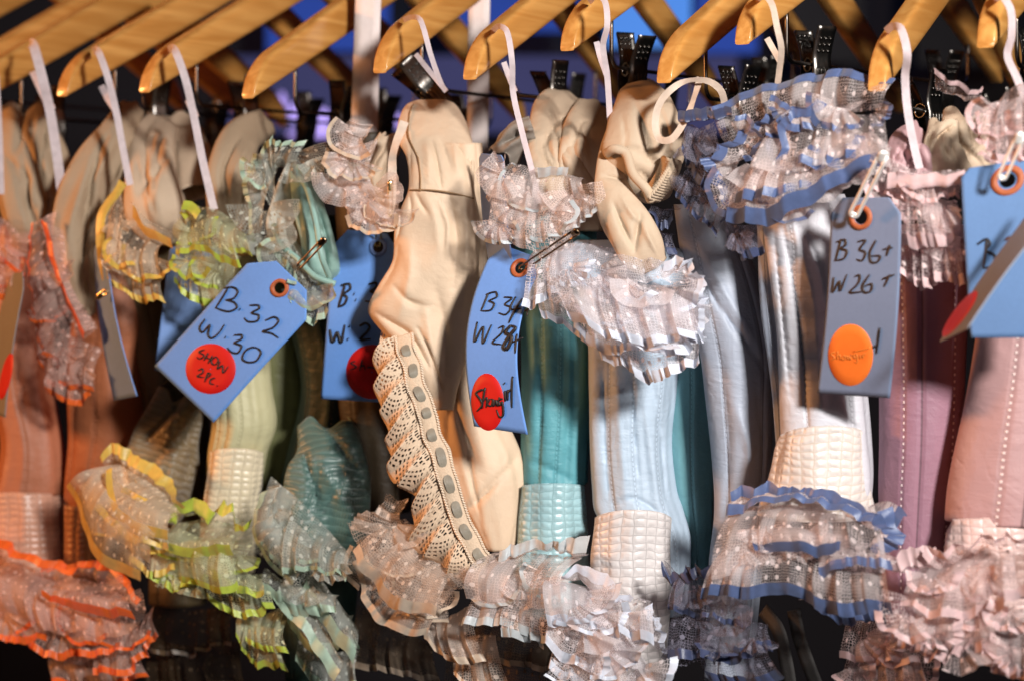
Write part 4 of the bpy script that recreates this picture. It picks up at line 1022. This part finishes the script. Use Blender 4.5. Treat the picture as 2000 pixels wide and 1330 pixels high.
r.fill([(1350, 1140), (1360, 1190), (1420, 1200), (1400, 1250), (1480, 1240), (1340, 1240)], 60, .5, -.01)
r.build("hem_ruffle", LACE_D, R_NAVY_D, c)

# ---- silver costume with blue edged ruffles
c = costume("silver satin corset with blue ribbon edged ruffles and cream quilted waist", 1580)
body("bodice", [(380, 1480, 1650), (460, 1494, 1680), (560, 1506, 1680), (660, 1516, 1690), (760, 1522, 1698), (850, 1526, 1706), (930, 1528, 1712), (1000, 1540, 1706)], SIL, c, dd=.022, seed=37, ratio=.8, folds=((7, .05), (4, .06), (12, .02)), n=110, m=110, lines=[
    ([(1530, 440), (1552, 560), (1570, 700), (1578, 830)], 7, .010), ([(1560, 440), (1600, 520), (1618, 620)], 7, .009), ([(1545, 440), (1585, 560), (1600, 700), (1605, 810)], 12, -.006), ([(1512, 450), (1528, 600), (1545, 780)], 6, .008), ([(1640, 640), (1650, 740), (1660, 820)], 9, .007), ([(1600, 800), (1640, 815), (1690, 850)], 6, .005)])
body("quilted_panel", [(826, 1532, 1692), (880, 1520, 1698), (940, 1508, 1704), (1010, 1490, 1712)], quilt("cream quilt", (0.66, 0.60, 0.56), cell=(.0084, .0052), thread=(.45, .35, .24)), c, dd=.015, seed=38, metric=True, ratio=.82, arc=26)
body("side_fold", [(430, 1480, 1530), (600, 1488, 1540), (760, 1508, 1556), (900, 1520, 1550)], SIL_D, c, dd=.022, seed=39)
r = Ruffle(29)
r.tier([(1420, 290), (1560, 235), (1720, 215)], [(1395, 215), (1480, 180), (1590, 148), (1745, 160)], 13, .006, .006, do=-.0, top=.4)
r.tier([(1480, 280), (1580, 225), (1700, 190)], [(1380, 310), (1480, 235), (1590, 185)], 10, .006, .007, di=0, do=-.02, wild=1.1)
r.tier([(1450, 300), (1440, 340), (1460, 400)], [(1378, 310), (1395, 370), (1420, 430)], 8, .007, .008, do=-.02)
r.tier([(1520, 250), (1620, 220), (1730, 230)], [(1480, 330), (1600, 330), (1740, 330)], 13, .007, .0, di=-.005, do=-.03, bulge=.018)
r.tier([(1560, 230), (1540, 260), (1530, 300)], [(1590, 210), (1530, 230), (1512, 310)], 5, .004, .005, di=-.02, do=-.032, wild=.6)
r.tier([(1450, 340), (1560, 340), (1720, 310)], [(1415, 440), (1490, 432), (1560, 412), (1640, 384), (1740, 340)], 12, .007, .008, di=-.01, do=-.025, bulge=.014)
r.tier([(1480, 310), (1540, 320), (1600, 330)], [(1440, 385), (1520, 385), (1600, 370)], 8, .006, .006, di=-.02, do=-.034)
r.tier([(1570, 300), (1620, 300), (1690, 290)], [(1560, 330), (1620, 330), (1670, 312)], 5, .005, .005, di=-.02, do=-.034)
r.fill([(1500, 235), (1570, 205), (1640, 200), (1700, 215), (1440, 270)], 62, .9, -.012, rib=.0045, down=60)
r.fill([(1470, 310), (1520, 340), (1570, 290), (1620, 260), (1660, 300), (1540, 380), (1590, 340), (1460, 370), (1690, 250)], 70, .5, -.014, rib=.0042)
r.build("bust_ruffle", LACE_N, R_NAVY, c)
r = Ruffle(30)
r.tier([(1440, 985), (1560, 960), (1700, 990)], [(1432, 955), (1500, 950), (1600, 945), (1690, 975), (1760, 1020)], 15, .004, .0075, do=-.012, top=.6)
r.tier([(1440, 985), (1560, 970), (1720, 1010)], [(1415, 1010), (1490, 988), (1570, 985), (1700, 1020)], 10, .004, .006, di=-.005, do=-.022, wild=.7)
r.tier([(1435, 990), (1560, 985), (1720, 1030)], [(1400, 1120), (1560, 1110), (1740, 1120)], 16, .006, .0, di=-.005, do=-.03, bulge=.018)
r.tier([(1700, 990), (1730, 1020), (1720, 1060)], [(1745, 990), (1765, 1050), (1730, 1090)], 6, .005, .008, do=-.012)
r.tier([(1420, 1060), (1560, 1050), (1730, 1090)], [(1375, 1165), (1450, 1165), (1560, 1175), (1650, 1190), (1745, 1200)], 20, .006, .0085, di=-.01, do=-.026, bulge=.012)
r.tier([(1470, 1030), (1560, 1030), (1640, 1060)], [(1470, 1070), (1560, 1072), (1640, 1085)], 3, .005, .004, di=-.024, do=-.036, wild=1.2)
r.tier([(1600, 1080), (1660, 1080), (1740, 1080)], [(1600, 1120), (1660, 1110), (1745, 1120)], 6, .005, .006, di=-.02, do=-.034)
r.tier([(1560, 1170), (1640, 1180), (1740, 1170)], [(1600, 1205), (1680, 1220), (1730, 1210)], 9, .006, .007, di=.01, do=-.0)
r.fill([(1490, 1030), (1560, 1050), (1640, 1040), (1690, 1070), (1450, 1060)], 66, .15, -.02)
r.build("hem_ruffle", LACE_N, R_NAVY, c)
mb = MB()
for pth in ([(1490, 1190, .03), (1520, 1230, .02), (1535, 1290, .02), (1545, 1350, .02)], [(1550, 1190, .03), (1560, 1240, .025), (1580, 1300, .02), (1600, 1350, .02)]):
    flat_ribbon(mb, pth, .009, .4)
mb.build("hanging_tape", plain("dark olive tape", (.012, .010, .009), .7, bump=.0006, scale=300), c, solid=.0006)

# ---- mauve costume
c = costume("mauve corset with dotted white stitching and pale pink ruffle, right of the grey blue tag", 1800)
MAU = satin("mauve satin", (0.30, 0.155, 0.205), (0.40, 0.60), rough=.5, wr=.8, stitch_col=(.78, .62, .62), dots=True, seam=(0.47,), sheen=.5)
body("bodice", [(440, 1700, 1900), (560, 1720, 1895), (700, 1724, 1892), (860, 1726, 1886), (980, 1724, 1876), (1100, 1728, 1860), (1250, 1735, 1850)], MAU, c, dd=.04, seed=40, folds=((5, .025), (9, .012)), ratio=.8)
fold_tube("lining", [(1845, 240, .03, 26), (1840, 290, .02, 34), (1855, 345, .03, 40)], LINING, c, seed=41, flat=.6)
fold_tube("lining", [(1890, 225, .05, 40), (1890, 280, .045, 44), (1900, 340, .05, 40)], LINING, c, seed=42, flat=.6)
fold_tube("cup", [(1790, 250, .03, 16), (1770, 285, .015, 36), (1775, 320, .01, 44), (1790, 350, .02, 40)], satin("dusty rose satin", (0.42, 0.26, 0.27)), c, seed=43, flat=.6)
r = Ruffle(32)
r.tier([(1720, 300), (1790, 330), (1880, 330)], [(1705, 380), (1790, 400), (1875, 390)], 12, .006, .004, do=-.016)
r.tier([(1740, 345), (1800, 350), (1880, 345)], [(1735, 335), (1800, 338), (1885, 335)], 4, .003, .007, di=-.012, do=-.02, wild=.4)
r.tier([(1740, 380), (1800, 390), (1870, 390)], [(1740, 480), (1800, 490), (1880, 470)], 12, .007, .006, do=-.018, bulge=.014)
r.tier([(1750, 460), (1810, 470), (1880, 460)], [(1755, 545), (1810, 560), (1890, 560)], 10, .007, .007, do=-.014)
r.tier([(1700, 250), (1690, 300), (1710, 370)], [(1670, 260), (1660, 330), (1690, 400)], 9, .006, .004, di=0, do=-.01)
r2 = Ruffle(41); r2.tier([(1830, 180), (1870, 185), (1910, 190)], [(1825, 145), (1875, 150), (1925, 165)], 5, .005, .004, di=.04, do=.02)
r.fill([(1750, 360), (1790, 400), (1840, 400), (1800, 450), (1760, 430), (1850, 470), (1820, 350)], 54, .5, -.012, rib=.004)
r.build("bust_ruffle", LACE_P, R_ROSE, c); r2.build("top_frill", LACE_P, R_ROSE, c)
r = Ruffle(33); r2 = Ruffle(42)
r2.tier([(1750, 1110), (1790, 1100), (1840, 1090)], [(1735, 1090), (1780, 1075), (1830, 1070)], 6, .005, .006, do=-.01)
r.tier([(1660, 1210), (1720, 1215), (1780, 1230)], [(1640, 1290), (1720, 1310), (1800, 1310)], 8, .007, .005, di=.03, do=.01)
r.tier([(1660, 1260), (1740, 1270), (1800, 1280)], [(1640, 1340), (1740, 1360), (1820, 1350)], 8, .007, .005, di=.03, do=.01)
r.fill([(1680, 1240), (1730, 1260), (1670, 1300), (1760, 1300)], 56, .7, .015, rib=.004)
r2.build("waist_frill", LACE_P, R_ROSE, c); r.build("hem_ruffle", LACE_P, R_ROSE, c)

# ---- pink costume at the right edge
c = costume("dusty pink corset with dotted stitching and a pink lace hem, cut by the right edge", 1960)
PNK = satin("pink satin", (0.46, 0.27, 0.265), (0.43, 0.56), rough=.5, wr=.8, stitch_col=(.80, .62, .58), dots=True, seam=(.49,), sheen=.5)
body("bodice", [(400, 1930, 2120), (560, 1926, 2130), (680, 1912, 2130), (780, 1896, 2130), (880, 1876, 2130), (960, 1862, 2130), (1020, 1856, 2120)], PNK, c, dd=.03, seed=44, folds=((5, .02), (9, .012)), ratio=.7)
body("quilted_panel", [(1004, 1864, 2060), (1050, 1852, 2080), (1110, 1846, 2090), (1200, 1840, 2090)], quilt("pink quilt", (0.70, 0.50, 0.46)), c, dd=.022, seed=45, metric=True, arc=14, ratio=.6)
r = Ruffle(34)
r.tier([(1940, 200), (1980, 170), (2040, 150)], [(1925, 310), (1990, 320), (2050, 310)], 9, .007, .005, do=-.02, bulge=.016)
r.tier([(1960, 200), (1990, 190), (2040, 180)], [(1910, 220), (1915, 280), (1925, 320)], 7, .006, .004, do=-.016)
r.fill([(1950, 220), (1980, 250), (1960, 280), (2010, 220)], 56, .5, -.012)
r.build("bust_ruffle", LACE_P, R_ROSE, c)
r = Ruffle(35)
r.tier([(1850, 1080), (1920, 1075), (2040, 1070)], [(1800, 1080), (1860, 1055), (1960, 1040), (2050, 1050)], 9, .006, .005, do=-.02, top=.5)
r.tier([(1800, 1090), (1900, 1090), (2050, 1090)], [(1750, 1190), (1880, 1200), (2060, 1190)], 14, .008, .005, do=-.035, bulge=.018)
r.tier([(1780, 1150), (1880, 1170), (2040, 1170)], [(1755, 1270), (1830, 1290), (1900, 1260)], 11, .008, .006, do=-.03, bulge=.014)
r.tier([(1880, 1180), (1950, 1190), (2050, 1190)], [(1900, 1280), (1960, 1320), (2060, 1330)], 10, .008, .006, do=-.03, bulge=.014)
r.fill([(1820, 1120), (1870, 1110), (1930, 1110), (1980, 1120), (1800, 1170), (1850, 1180), (1910, 1180), (1970, 1190), (1820, 1230), (1870, 1240), (1940, 1250), (1985, 1270), (1780, 1200)], 70, .65, -.025, rib=.0045)
r.build("hem_ruffle", LACE_P, R_ROSE, c)

# ------------------------------------------------------------------ WHITE RIBBON LOOPS over the hangers
def loop(label, paths, w=.0046, mat=TAPE, roll=0.0):
    mb = MB()
    for p in paths: flat_ribbon(mb, p, w * .85, roll, 90)
    single(mb.build("hanging_ribbon", mat, smooth=False), label, "ribbon", "hanging ribbons on the costumes")
loop("wide white ribbon falling to the orange ruffle at the left", [[(58, 86, .02), (66, 92, -.005), (82, 150, -.01), (98, 220, .0), (112, 310, .0), (124, 405, .01)], [(66, 140, .03), (80, 170, .02), (100, 215, .01)]], .0085)
loop("white ribbon falling to the yellow ruffle", [[(182, 102, .03), (192, 102, -.006), (210, 150, -.008), (226, 215, .0), (240, 290, .0), (254, 362, .0)], [(198, 168, .03), (212, 195, .02), (228, 220, .01)]], .006)
loop("white ribbon falling to the lime ruffle", [[(328, 98, .03), (342, 100, -.006), (362, 155, -.008), (378, 225, .0), (395, 310, .0), (418, 410, .0)], [(368, 195, .03), (382, 230, .01)]], .0065)
loop("thin white ribbon tied to the large clip above the cream satin", [[(788, 40, .03), (806, 34, .005), (822, 42, -.004), (842, 110, -.004), (862, 165, .01), (872, 180, .02)], [(812, 106, .04), (835, 135, .03), (866, 172, .02)]], .0042)
loop("narrow white ribbon falling in front of the grey white lace", [[(962, 62, .03), (975, 52, .0), (990, 62, -.006), (1000, 120, -.008), (1002, 180, .0), (1020, 260, .0), (1038, 330, -.004), (1054, 398, -.01)], [(984, 122, .03), (994, 150, .03), (1006, 180, .02)]], .0045)
loop("white ribbon over the high hanger in front of the bright blue screen", [[(1150, 5, .03), (1168, -8, .0), (1182, 5, -.004), (1186, 50, -.006), (1178, 90, .0), (1186, 150, .01), (1192, 245, .02)], [(1165, 82, .03), (1172, 110, .03), (1186, 150, .02)]], .0045)
loop("cream ribbon curling into an open loop below its hanger", [[(1368, 152, .02), (1356, 190, .0, .8), (1338, 235, -.01, .3), (1312, 272, -.012, .1), (1288, 272, -.012, -.2), (1280, 238, -.012, .1), (1290, 200, -.012, 0), (1318, 170, -.01, .3), (1350, 157, .0, .9), (1385, 160, .01, .4), (1408, 178, .02, 0), (1416, 205, .03, 0)]], .0052, TAPE_C)
loop("white ribbon over the high hanger above the navy ruffle", [[(1478, 2, .03), (1494, -8, .0), (1508, 10, -.004), (1518, 55, -.006), (1526, 95, .0), (1522, 140, .01), (1516, 185, .02)], [(1498, 75, .03), (1512, 100, .03), (1526, 125, .02)]], .0045, TAPE_C)
loop("white ribbon over the large steep hanger by the big safety pin", [[(1730, 62, .02), (1745, 52, -.006), (1760, 58, -.012), (1772, 105, -.014), (1768, 150, -.004), (1772, 210, .0), (1784, 280, .0), (1796, 330, .0)]], .0055)
loop("white ribbon on the hanger at the right edge", [[(1940, 2, .02), (1958, -6, -.004), (1974, 20, -.006), (1976, 70, -.004), (1968, 110, .0), (1985, 150, .0), (2005, 200, .0)]], .005)
loop("white ribbon at the left edge beside the peach costume", [[(-8, 150, .0), (-2, 260, .0), (2, 380, .0)]], .006)
single((lambda m: (flat_ribbon(m, [(790, 238, .0, 0), (768, 300, -.012, .6), (766, 350, -.012, -.2), (764, 400, -.01, .3), (752, 440, -.008, .8)], .006), m.build("hanging_ribbon", TAPE_C, smooth=False))[1])(MB()), "twisted cream ribbon beside the left edge of the cream satin", "ribbon", "hanging ribbons on the costumes")

# ------------------------------------------------------------------ TAGS
def homography(px4):
    """unit square (0,0)(1,0)(1,1)(0,1) -> four photo pixels"""
    A = []; b = []
    for (u, v), (x, y) in zip(((0, 0), (1, 0), (1, 1), (0, 1)), px4):
        A += [[u, v, 1, 0, 0, 0, -u*x, -v*x], [0, 0, 0, u, v, 1, -u*y, -v*y]]; b += [x, y]
    h = np.linalg.solve(np.array(A, float), np.array(b, float)); return np.append(h, 1).reshape(3, 3)
class Tag:
    def __init__(s, label, corners, color, hole=None, bow=0.0, bend=0.0, cham=(.24, .13), ring=None, ringmat=None):
        """corners: top left, top right, bottom right, bottom left as (px, py, dd)"""
        s.c3 = [P(*q) for q in corners]; s.H = homography([q[:2] for q in corners]); s.Hi = np.linalg.inv(s.H)
        s.bow = bow; s.bend = bend
        a, b, c, d = s.c3
        s.w = (np.linalg.norm(b - a) + np.linalg.norm(c - d)) / 2; s.h = (np.linalg.norm(d - a) + np.linalg.norm(c - b)) / 2
        s.side = unit((b - a) + (c - d)); s.n = unit(np.cross(b - a, d - a)); s.n = s.n if s.n @ a < 0 else -s.n
        s.o = root("paper_tag", label, "tag", s.S(0.5, 0.1), "size tags pinned to the costumes")
        n = 44; V = []; U = []
        xs = np.linspace(0, 1, 25)
        for i in range(n):
            v = (i / (n - 1)) ** 1.3
            k = max(0, 1 - v / cham[1]) * cham[0]
            for x in xs:
                u = k + (1 - 2 * k) * x
                V.append(s.S(u, v)); U.append((u * s.w, v * s.h))
        hp = None
        if hole is not None:
            hu, hv = s.uv(*hole); hp = (hu * s.w, hv * s.h)
        mesh("card", V, grid_faces(n, 25), card("tag paper", color, hp), s.o, uv=U, solid=.0007)
        if hole is not None:
            rr = ring or .0068; mb = MB(); N = 40; V = []
            for q in (rr, rr * .95, rr * .62, rr * .58):
                for k in range(N):
                    t = 2*math.pi*k/N
                    V.append(s.S(hu + q * math.cos(t) / s.w, hv + q * math.sin(t) / s.h, .0016 if .6 * rr < q < .97 * rr else .0002))
            mb.add(V, grid_faces(4, N, 0, True)); mb.build("reinforcing_ring", ringmat or RINGM, s.o)
            s.hole = s.S(hu, hv)
    def S(s, u, v, off=0.0):
        a, b, c, d = s.c3
        # projective weights keep the straight lines of the photo straight on the flat card
        p = (a * (1-u) + b * u) * (1-v) + (d * (1-u) + c * u) * v
        vv = min(max(v, 0), 1)
        return p + s.side * (s.bow * math.sin(math.pi * vv)) + s.n * (off + s.bend * math.sin(math.pi * vv))
    def uv(s, x, y):
        q = s.Hi @ np.array([x, y, 1.0]); u, v = q[0] / q[2], q[1] / q[2]
        for _ in range(12):                       # refine on the bent card itself
            f = lambda uu, vv: proj(s.S(uu, vv))
            p0 = f(u, v); J = np.stack([(f(u + 1e-3, v) - p0) / 1e-3, (f(u, v + 1e-3) - p0) / 1e-3], 1)
            du = np.linalg.solve(J, np.array([x, y]) - p0); u += du[0]; v += du[1]
        return u, v
    def dot(s, cx, cy, rx, ry, mat, rot=0):
        V = []; N = 48; cr_, sr = math.cos(rot), math.sin(rot)
        for q in (1.0, .985, .66, .33, .02):
            for k in range(N):
                t = 2*math.pi*k/N; x, y = q * rx * math.cos(t), q * ry * math.sin(t)
                u, v = s.uv(cx + x * cr_ - y * sr, cy + x * sr + y * cr_)
                V.append(s.S(u, v, .00042 if q == 1 else .00072))
        return mesh("sticker", V, grid_faces(5, N, 0, True), mat, s.o)
    def write(s, strokes, f, w=.00062, mat=None, name="handwriting", parent=None):
        """strokes: point lists in zoom pixels, f maps them to photo pixels"""
        mb = MB()
        for st in strokes:
            ww = w
            if isinstance(st, tuple) and isinstance(st[0], (int, float)) and not isinstance(st[1], (int, float)): ww = w * st[0]; st = st[1]
            if len(st) == 1: st = [st[0], (st[0][0] + 2, st[0][1] + 1)]
            pts = cr([s.uv(*f(*q)) for q in st], max(6, 6 * len(st))) if len(st) > 2 else np.array([s.uv(*f(*q)) for q in st])
            if len(pts) == 2: pts = np.stack([pts[0] + (pts[1] - pts[0]) * t for t in np.linspace(0, 1, 8)])
            k = len(pts); taper = np.interp(np.linspace(0, 1, k), [0, .12, .8, 1], [.8, 1.05, 1, .6])
            mb.tube([s.S(u, v, .0008) for u, v in pts], ww * taper, 6)
        return mb.build(name, mat or INK, parent or s.o)
TB = (0.125, 0.285, 0.68)
z4 = lambda x, y: (x / 2.771, 400 + y / 2.771)
z5 = lambda x, y: (600 + x / 2.771, 400 + y / 2.771)
z6 = lambda x, y: (1300 + x / 2.771, 400 + y / 2.771)

t = Tag("slanted blue tag reading B. 32 W. 30 with a red SHOW 2pc. sticker", [(512, 484, -.03), (627, 594, -.018), (417, 825, -.045), (302, 715, -.05)], TB, hole=(547, 563), bend=.002)
t.write([[(1235, 455), (1205, 505), (1170, 560)], [(1215, 452), (1262, 447), (1290, 470), (1270, 505), (1225, 515)], [(1225, 515), (1272, 530), (1285, 558), (1240, 578), (1168, 558)], (1.3, [(1300, 566)]),
    [(1355, 545), (1402, 545), (1405, 562), (1365, 585), (1405, 600), (1395, 628), (1345, 632), (1325, 612)], [(1440, 625), (1488, 608), (1510, 630), (1480, 665), (1425, 685), (1470, 695), (1510, 720)],
    [(1112, 620), (1085, 660), (1100, 690), (1138, 650), (1130, 700), (1150, 722), (1190, 690), (1217, 648)], (1.3, [(1222, 715)]),
    [(1270, 705), (1312, 705), (1310, 725), (1272, 745), (1310, 765), (1290, 800), (1255, 795), (1233, 772)], [(1400, 775), (1415, 800), (1390, 842), (1345, 850), (1315, 830), (1330, 790), (1370, 770), (1405, 778)]], z4, .00072)
d = t.dot(412, 720, 49, 49, RED)
t.write([[(1108, 783), (1080, 795), (1108, 815), (1085, 832), (1068, 824)], [(1130, 800), (1105, 842)], [(1152, 815), (1128, 857)], [(1115, 822), (1145, 838)], [(1172, 820), (1150, 835), (1150, 858), (1170, 862), (1184, 840), (1172, 820)], [(1192, 845), (1180, 885), (1207, 868), (1210, 907), (1238, 873)],
    [(1075, 895), (1097, 885), (1100, 905), (1070, 925), (1105, 932)], [(1128, 905), (1110, 957)], [(1125, 907), (1142, 915), (1120, 937)], [(1165, 935), (1143, 943), (1140, 963), (1162, 970)], (1.2, [(1177, 977)])], z4, .0006)

t2 = Tag("upright blue tag reading B: 3 W: 2, partly covered by the cream satin", [(656, 447, .018), (780, 459, .036), (756, 786, .030), (627, 778, .022)], TB, hole=(739, 483), ringmat=RING_B, bend=.002, cham=(.19, .09))
t2.write([(1.3, [(207, 430), (190, 490), (170, 555)]), (1.3, [(185, 437), (232, 430), (235, 455), (190, 487)]), (1.3, [(190, 487), (217, 502), (205, 535), (170, 555)]), (1.8, [(255, 482)]), (1.8, [(264, 515)]),
    (1.2, [(335, 430), (375, 424), (375, 445), (345, 470), (380, 480), (385, 500), (360, 522), (315, 522)]), (1.5, [(125, 675), (140, 742), (165, 690), (185, 745), (205, 650)]), (1.8, [(230, 655)]), (1.8, [(222, 725)]), (1.3, [(285, 655), (320, 640), (340, 665), (290, 725), (345, 725)])], z5, .0007)
t2.dot(727, 726, 51, 53, RED)
t2.write([[(262, 845), (238, 855), (268, 875), (235, 892)], [(300, 838), (285, 895)], [(288, 878), (308, 868), (315, 892)], [(325, 880), (345, 878), (375, 884), (395, 882)]], z5, .00055)

t3 = Tag("curved blue tag reading B 34+ W 28+ with a red Showgirl sticker", [(968, 474, .0), (1062, 508, -.004), (1031, 848, -.03), (926, 832, -.03)], TB, hole=(1017, 524), bow=-.008, bend=.010, cham=(.22, .10))
t3.write([[(985, 480), (965, 530), (945, 577)], [(973, 487), (1025, 475), (1032, 498), (985, 522)], [(985, 522), (1017, 540), (1000, 570), (950, 577)], [(1070, 502), (1112, 508), (1075, 540), (1107, 560), (1080, 595), (1040, 587)], [(1132, 500), (1103, 562), (1162, 562)], (1.2, [(1168, 510), (1095, 640)]), [(1180, 577), (1215, 565)], [(1203, 545), (1193, 605)],
    [(925, 635), (910, 742), (958, 660), (955, 752), (1002, 650)], [(1040, 668), (1068, 660), (1060, 690), (1008, 745), (1055, 757)], (1.9, [(1105, 655), (1080, 690), (1112, 720), (1088, 780), (1068, 768), (1100, 710), (1132, 668), (1105, 655)]), [(1115, 745), (1172, 720)], [(1140, 700), (1130, 803)]], z5, .00062)
t3.dot(953, 785, 32, 56, RED, -.05)
t3.write([(1.3, [(955, 998), (918, 1020), (942, 1055), (952, 1080), (922, 1117)]), (1.3, [(967, 988), (950, 1100)]), [(953, 1065), (977, 1045), (972, 1097)], [(992, 1050), (980, 1080), (1000, 1087), (1007, 1055), (992, 1050)], (1.3, [(1012, 1050), (1012, 1087), (1026, 1058), (1034, 1087), (1044, 1040)]), (1.2, [(1062, 1050), (1040, 1058), (1045, 1085), (1060, 1068), (1066, 1130), (1045, 1147), (1028, 1108)]),
    [(1075, 1005), (1077, 1062)], (1.3, [(1071, 965)]), [(1090, 1000), (1090, 1057)], [(1091, 1018), (1106, 995)], [(1116, 928), (1112, 1097)]], z5, .00062)

t4 = Tag("grey blue tag reading B 36+ W 26+ with a large orange sticker", [(1624, 387, -.026), (1760, 386, -.032), (1738, 777, -.016), (1596, 767, -.014)], (0.165, 0.21, 0.32), hole=(1682, 425), bow=.004, bend=.004, cham=(.17, .08), ring=.0075)  # blue card greyed to paint the warm light falling on it
t4.write([[(955, 185), (925, 300)], [(930, 202), (977, 190), (980, 215), (945, 237)], [(945, 237), (987, 252), (970, 290), (918, 302)], [(1045, 200), (1087, 195), (1055, 240), (1087, 260), (1070, 300), (1038, 296)], [(1142, 193), (1110, 260), (1117, 307), (1150, 310), (1167, 280), (1118, 277)], [(1183, 242), (1232, 233)], [(1218, 218), (1200, 277)],
    [(915, 393), (908, 472), (947, 413), (948, 467), (985, 378)], [(1030, 387), (1057, 383), (1050, 420), (1003, 472), (1062, 472)], [(1107, 378), (1070, 440), (1080, 472), (1117, 465), (1122, 430), (1078, 442)], [(1178, 402), (1242, 378)], [(1217, 378), (1188, 442)]], z6, .0006, plain("dark brown ink", (.035, .018, .012), .5))
t4.write([[(1163, 665), (1145, 803)], [(1125, 770), (1143, 762)]], z6, .0006, INK, "tally_mark")
t4.dot(1662, 693, 44, 60, WARM_RED_DOT)
t4.write([[(920, 795), (898, 805), (918, 825), (900, 840)], [(935, 790), (932, 835)], [(934, 815), (948, 812), (948, 836)], [(965, 815), (958, 832), (972, 834), (975, 816), (965, 815)], [(985, 812), (990, 834), (998, 818), (1005, 834), (1012, 808)], [(1038, 805), (1022, 812), (1030, 828), (1040, 810), (1040, 850), (1024, 848)], [(1056, 808), (1057, 830)], [(1070, 806), (1071, 828)], [(1071, 812), (1085, 800)], [(1020, 795), (1115, 772)]], z6, .00045, INK_F, "faded_handwriting")

t5 = Tag("large blue tag reading B at the right edge, held by a pale pin", [(1876, 332, -.03), (2050, 304, -.02), (2040, 660, -.03), (1896, 660, -.035)], (0.10, 0.20, 0.40), hole=(1968, 353), ring=.0088, bend=.002, cham=(.1, .05))  # card blue darkened to paint the shadow over this tag
t5.write([[(1740, 188), (1735, 250), (1722, 343)], [(1690, 215), (1740, 187), (1757, 212), (1735, 250)], [(1735, 250), (1787, 283), (1775, 330), (1722, 345)]], z6, .0007)
t5.write([[(1838, 195), (1862, 178), (1882, 185), (1862, 212), (1880, 235)]], z6, .0007, INK_B, "brown_handwriting")
t6 = Tag("grey tag seen almost edge-on with a red sticker, in front of the pink corset", [(2044, 372, -.05), (2056, 420, -.075), (1890, 642, -.095), (1836, 668, -.06)], (0.26, 0.29, 0.36), bend=.0015, cham=(.15, .08))
t6.dot(1876, 614, 55, 12, RED, -.93)
t7 = Tag("grey tag seen edge-on with a narrow red sticker, in front of the peach corset", [(18, 535, -.01), (54, 530, -.05), (10, 815, -.06), (-30, 800, -.015)], (0.19, 0.19, 0.20), bend=.002)
t7.dot(13, 735, 10, 46, RED, .22)
t8 = Tag("narrow twisted blue tag with no writing below the yellow ruffle", [(184, 478, .0), (208, 488, -.02), (268, 773, -.025), (223, 782, .0)], (0.16, 0.28, 0.58), bow=-.001, bend=.003, cham=(.12, .04))
t9 = Tag("plain blue tag showing only its left edge below the lime ruffle", [(332, 482, .02), (430, 484, .05), (405, 760, .05), (302, 722, .01)], (0.16, 0.28, 0.58), bend=.002, cham=(.05, .03))
t10 = Tag("blue tag strip seen edge-on between the cream satin and the white lace", [(936, 300, .012), (984, 304, -.008), (1006, 540, -.005), (958, 530, .015)], (0.16, 0.27, 0.55), bend=.002, cham=(.1, .04))

# ------------------------------------------------------------------ SAFETY PINS
def pin(label, a, b, width, mat, wire=.0007, openp=0.0):
    """closed safety pin from its cap a to its coil b, given as (px, py, dd)"""
    A, B = P(*a), P(*b); t = unit(B - A); L = np.linalg.norm(B - A); s = unit(np.cross(t, unit(A)))
    o = root("safety_pin", label, "pin", A, "safety pins holding the tags")
    h = width / 2; mb = MB()
    coil = [B + s * (h * math.cos(q)) * 1.0 + t * (h * .9 * math.sin(q)) for q in np.linspace(0, math.pi, 10)]
    mb.tube([A + s * h + t * L * k for k in np.linspace(0.04, .97, 8)] + coil + [A - s * h * (1 + openp * (1 - k)) + t * L * k for k in np.linspace(.97, 0.08, 8)], wire, 8)
    mb.tube([B + t * h * .5 + s * (h * .5 * math.cos(q)) + t * (h * .5 * math.sin(q)) for q in np.linspace(0, 6.28, 20)], wire, 6)
    mb.build("wire", mat, o)
    mb = MB(); cap = []
    pts = [A - t * .001 + t * (.0075 * k) for k in np.linspace(0, 1, 8)]
    mb.tube(pts, [h * .7, h * 1.35, h * 1.5, h * 1.45, h * 1.3, h * 1.2, h * 1.15, h * .9], 14, flat=.45)
    mb.build("cap", mat, o)
pin("dark safety pin fixed to the mint green cup", (634, 468, -.03), (585, 520, -.025), .0032, PIN_D)
pin("long dark safety pin through the tag's brown ring and the ice blue ruffle", (1128, 452, -.045), (1018, 526, -.008), .0036, PIN_D)
pin("big pale safety pin holding the grey blue tag", (1728, 298, -.055), (1668, 418, -.040), .0046, PIN_W, .00115)
pin("pale safety pin holding the tag at the right edge", (1996, 262, -.05), (1958, 345, -.045), .0042, PIN_W, .0009)
pin("gilt safety pin at the top of the upright tag", (740, 430, .01), (738, 480, .035), .0036, PIN_G)
pin("small gilt safety pin on the narrow twisted tag", (190, 582, -.03), (206, 570, -.03), .0030, PIN_G)
pin("thin gilt safety pin on the cream ribbon", (763, 355, -.03), (762, 420, -.03), .0026, PIN_G, .0005)
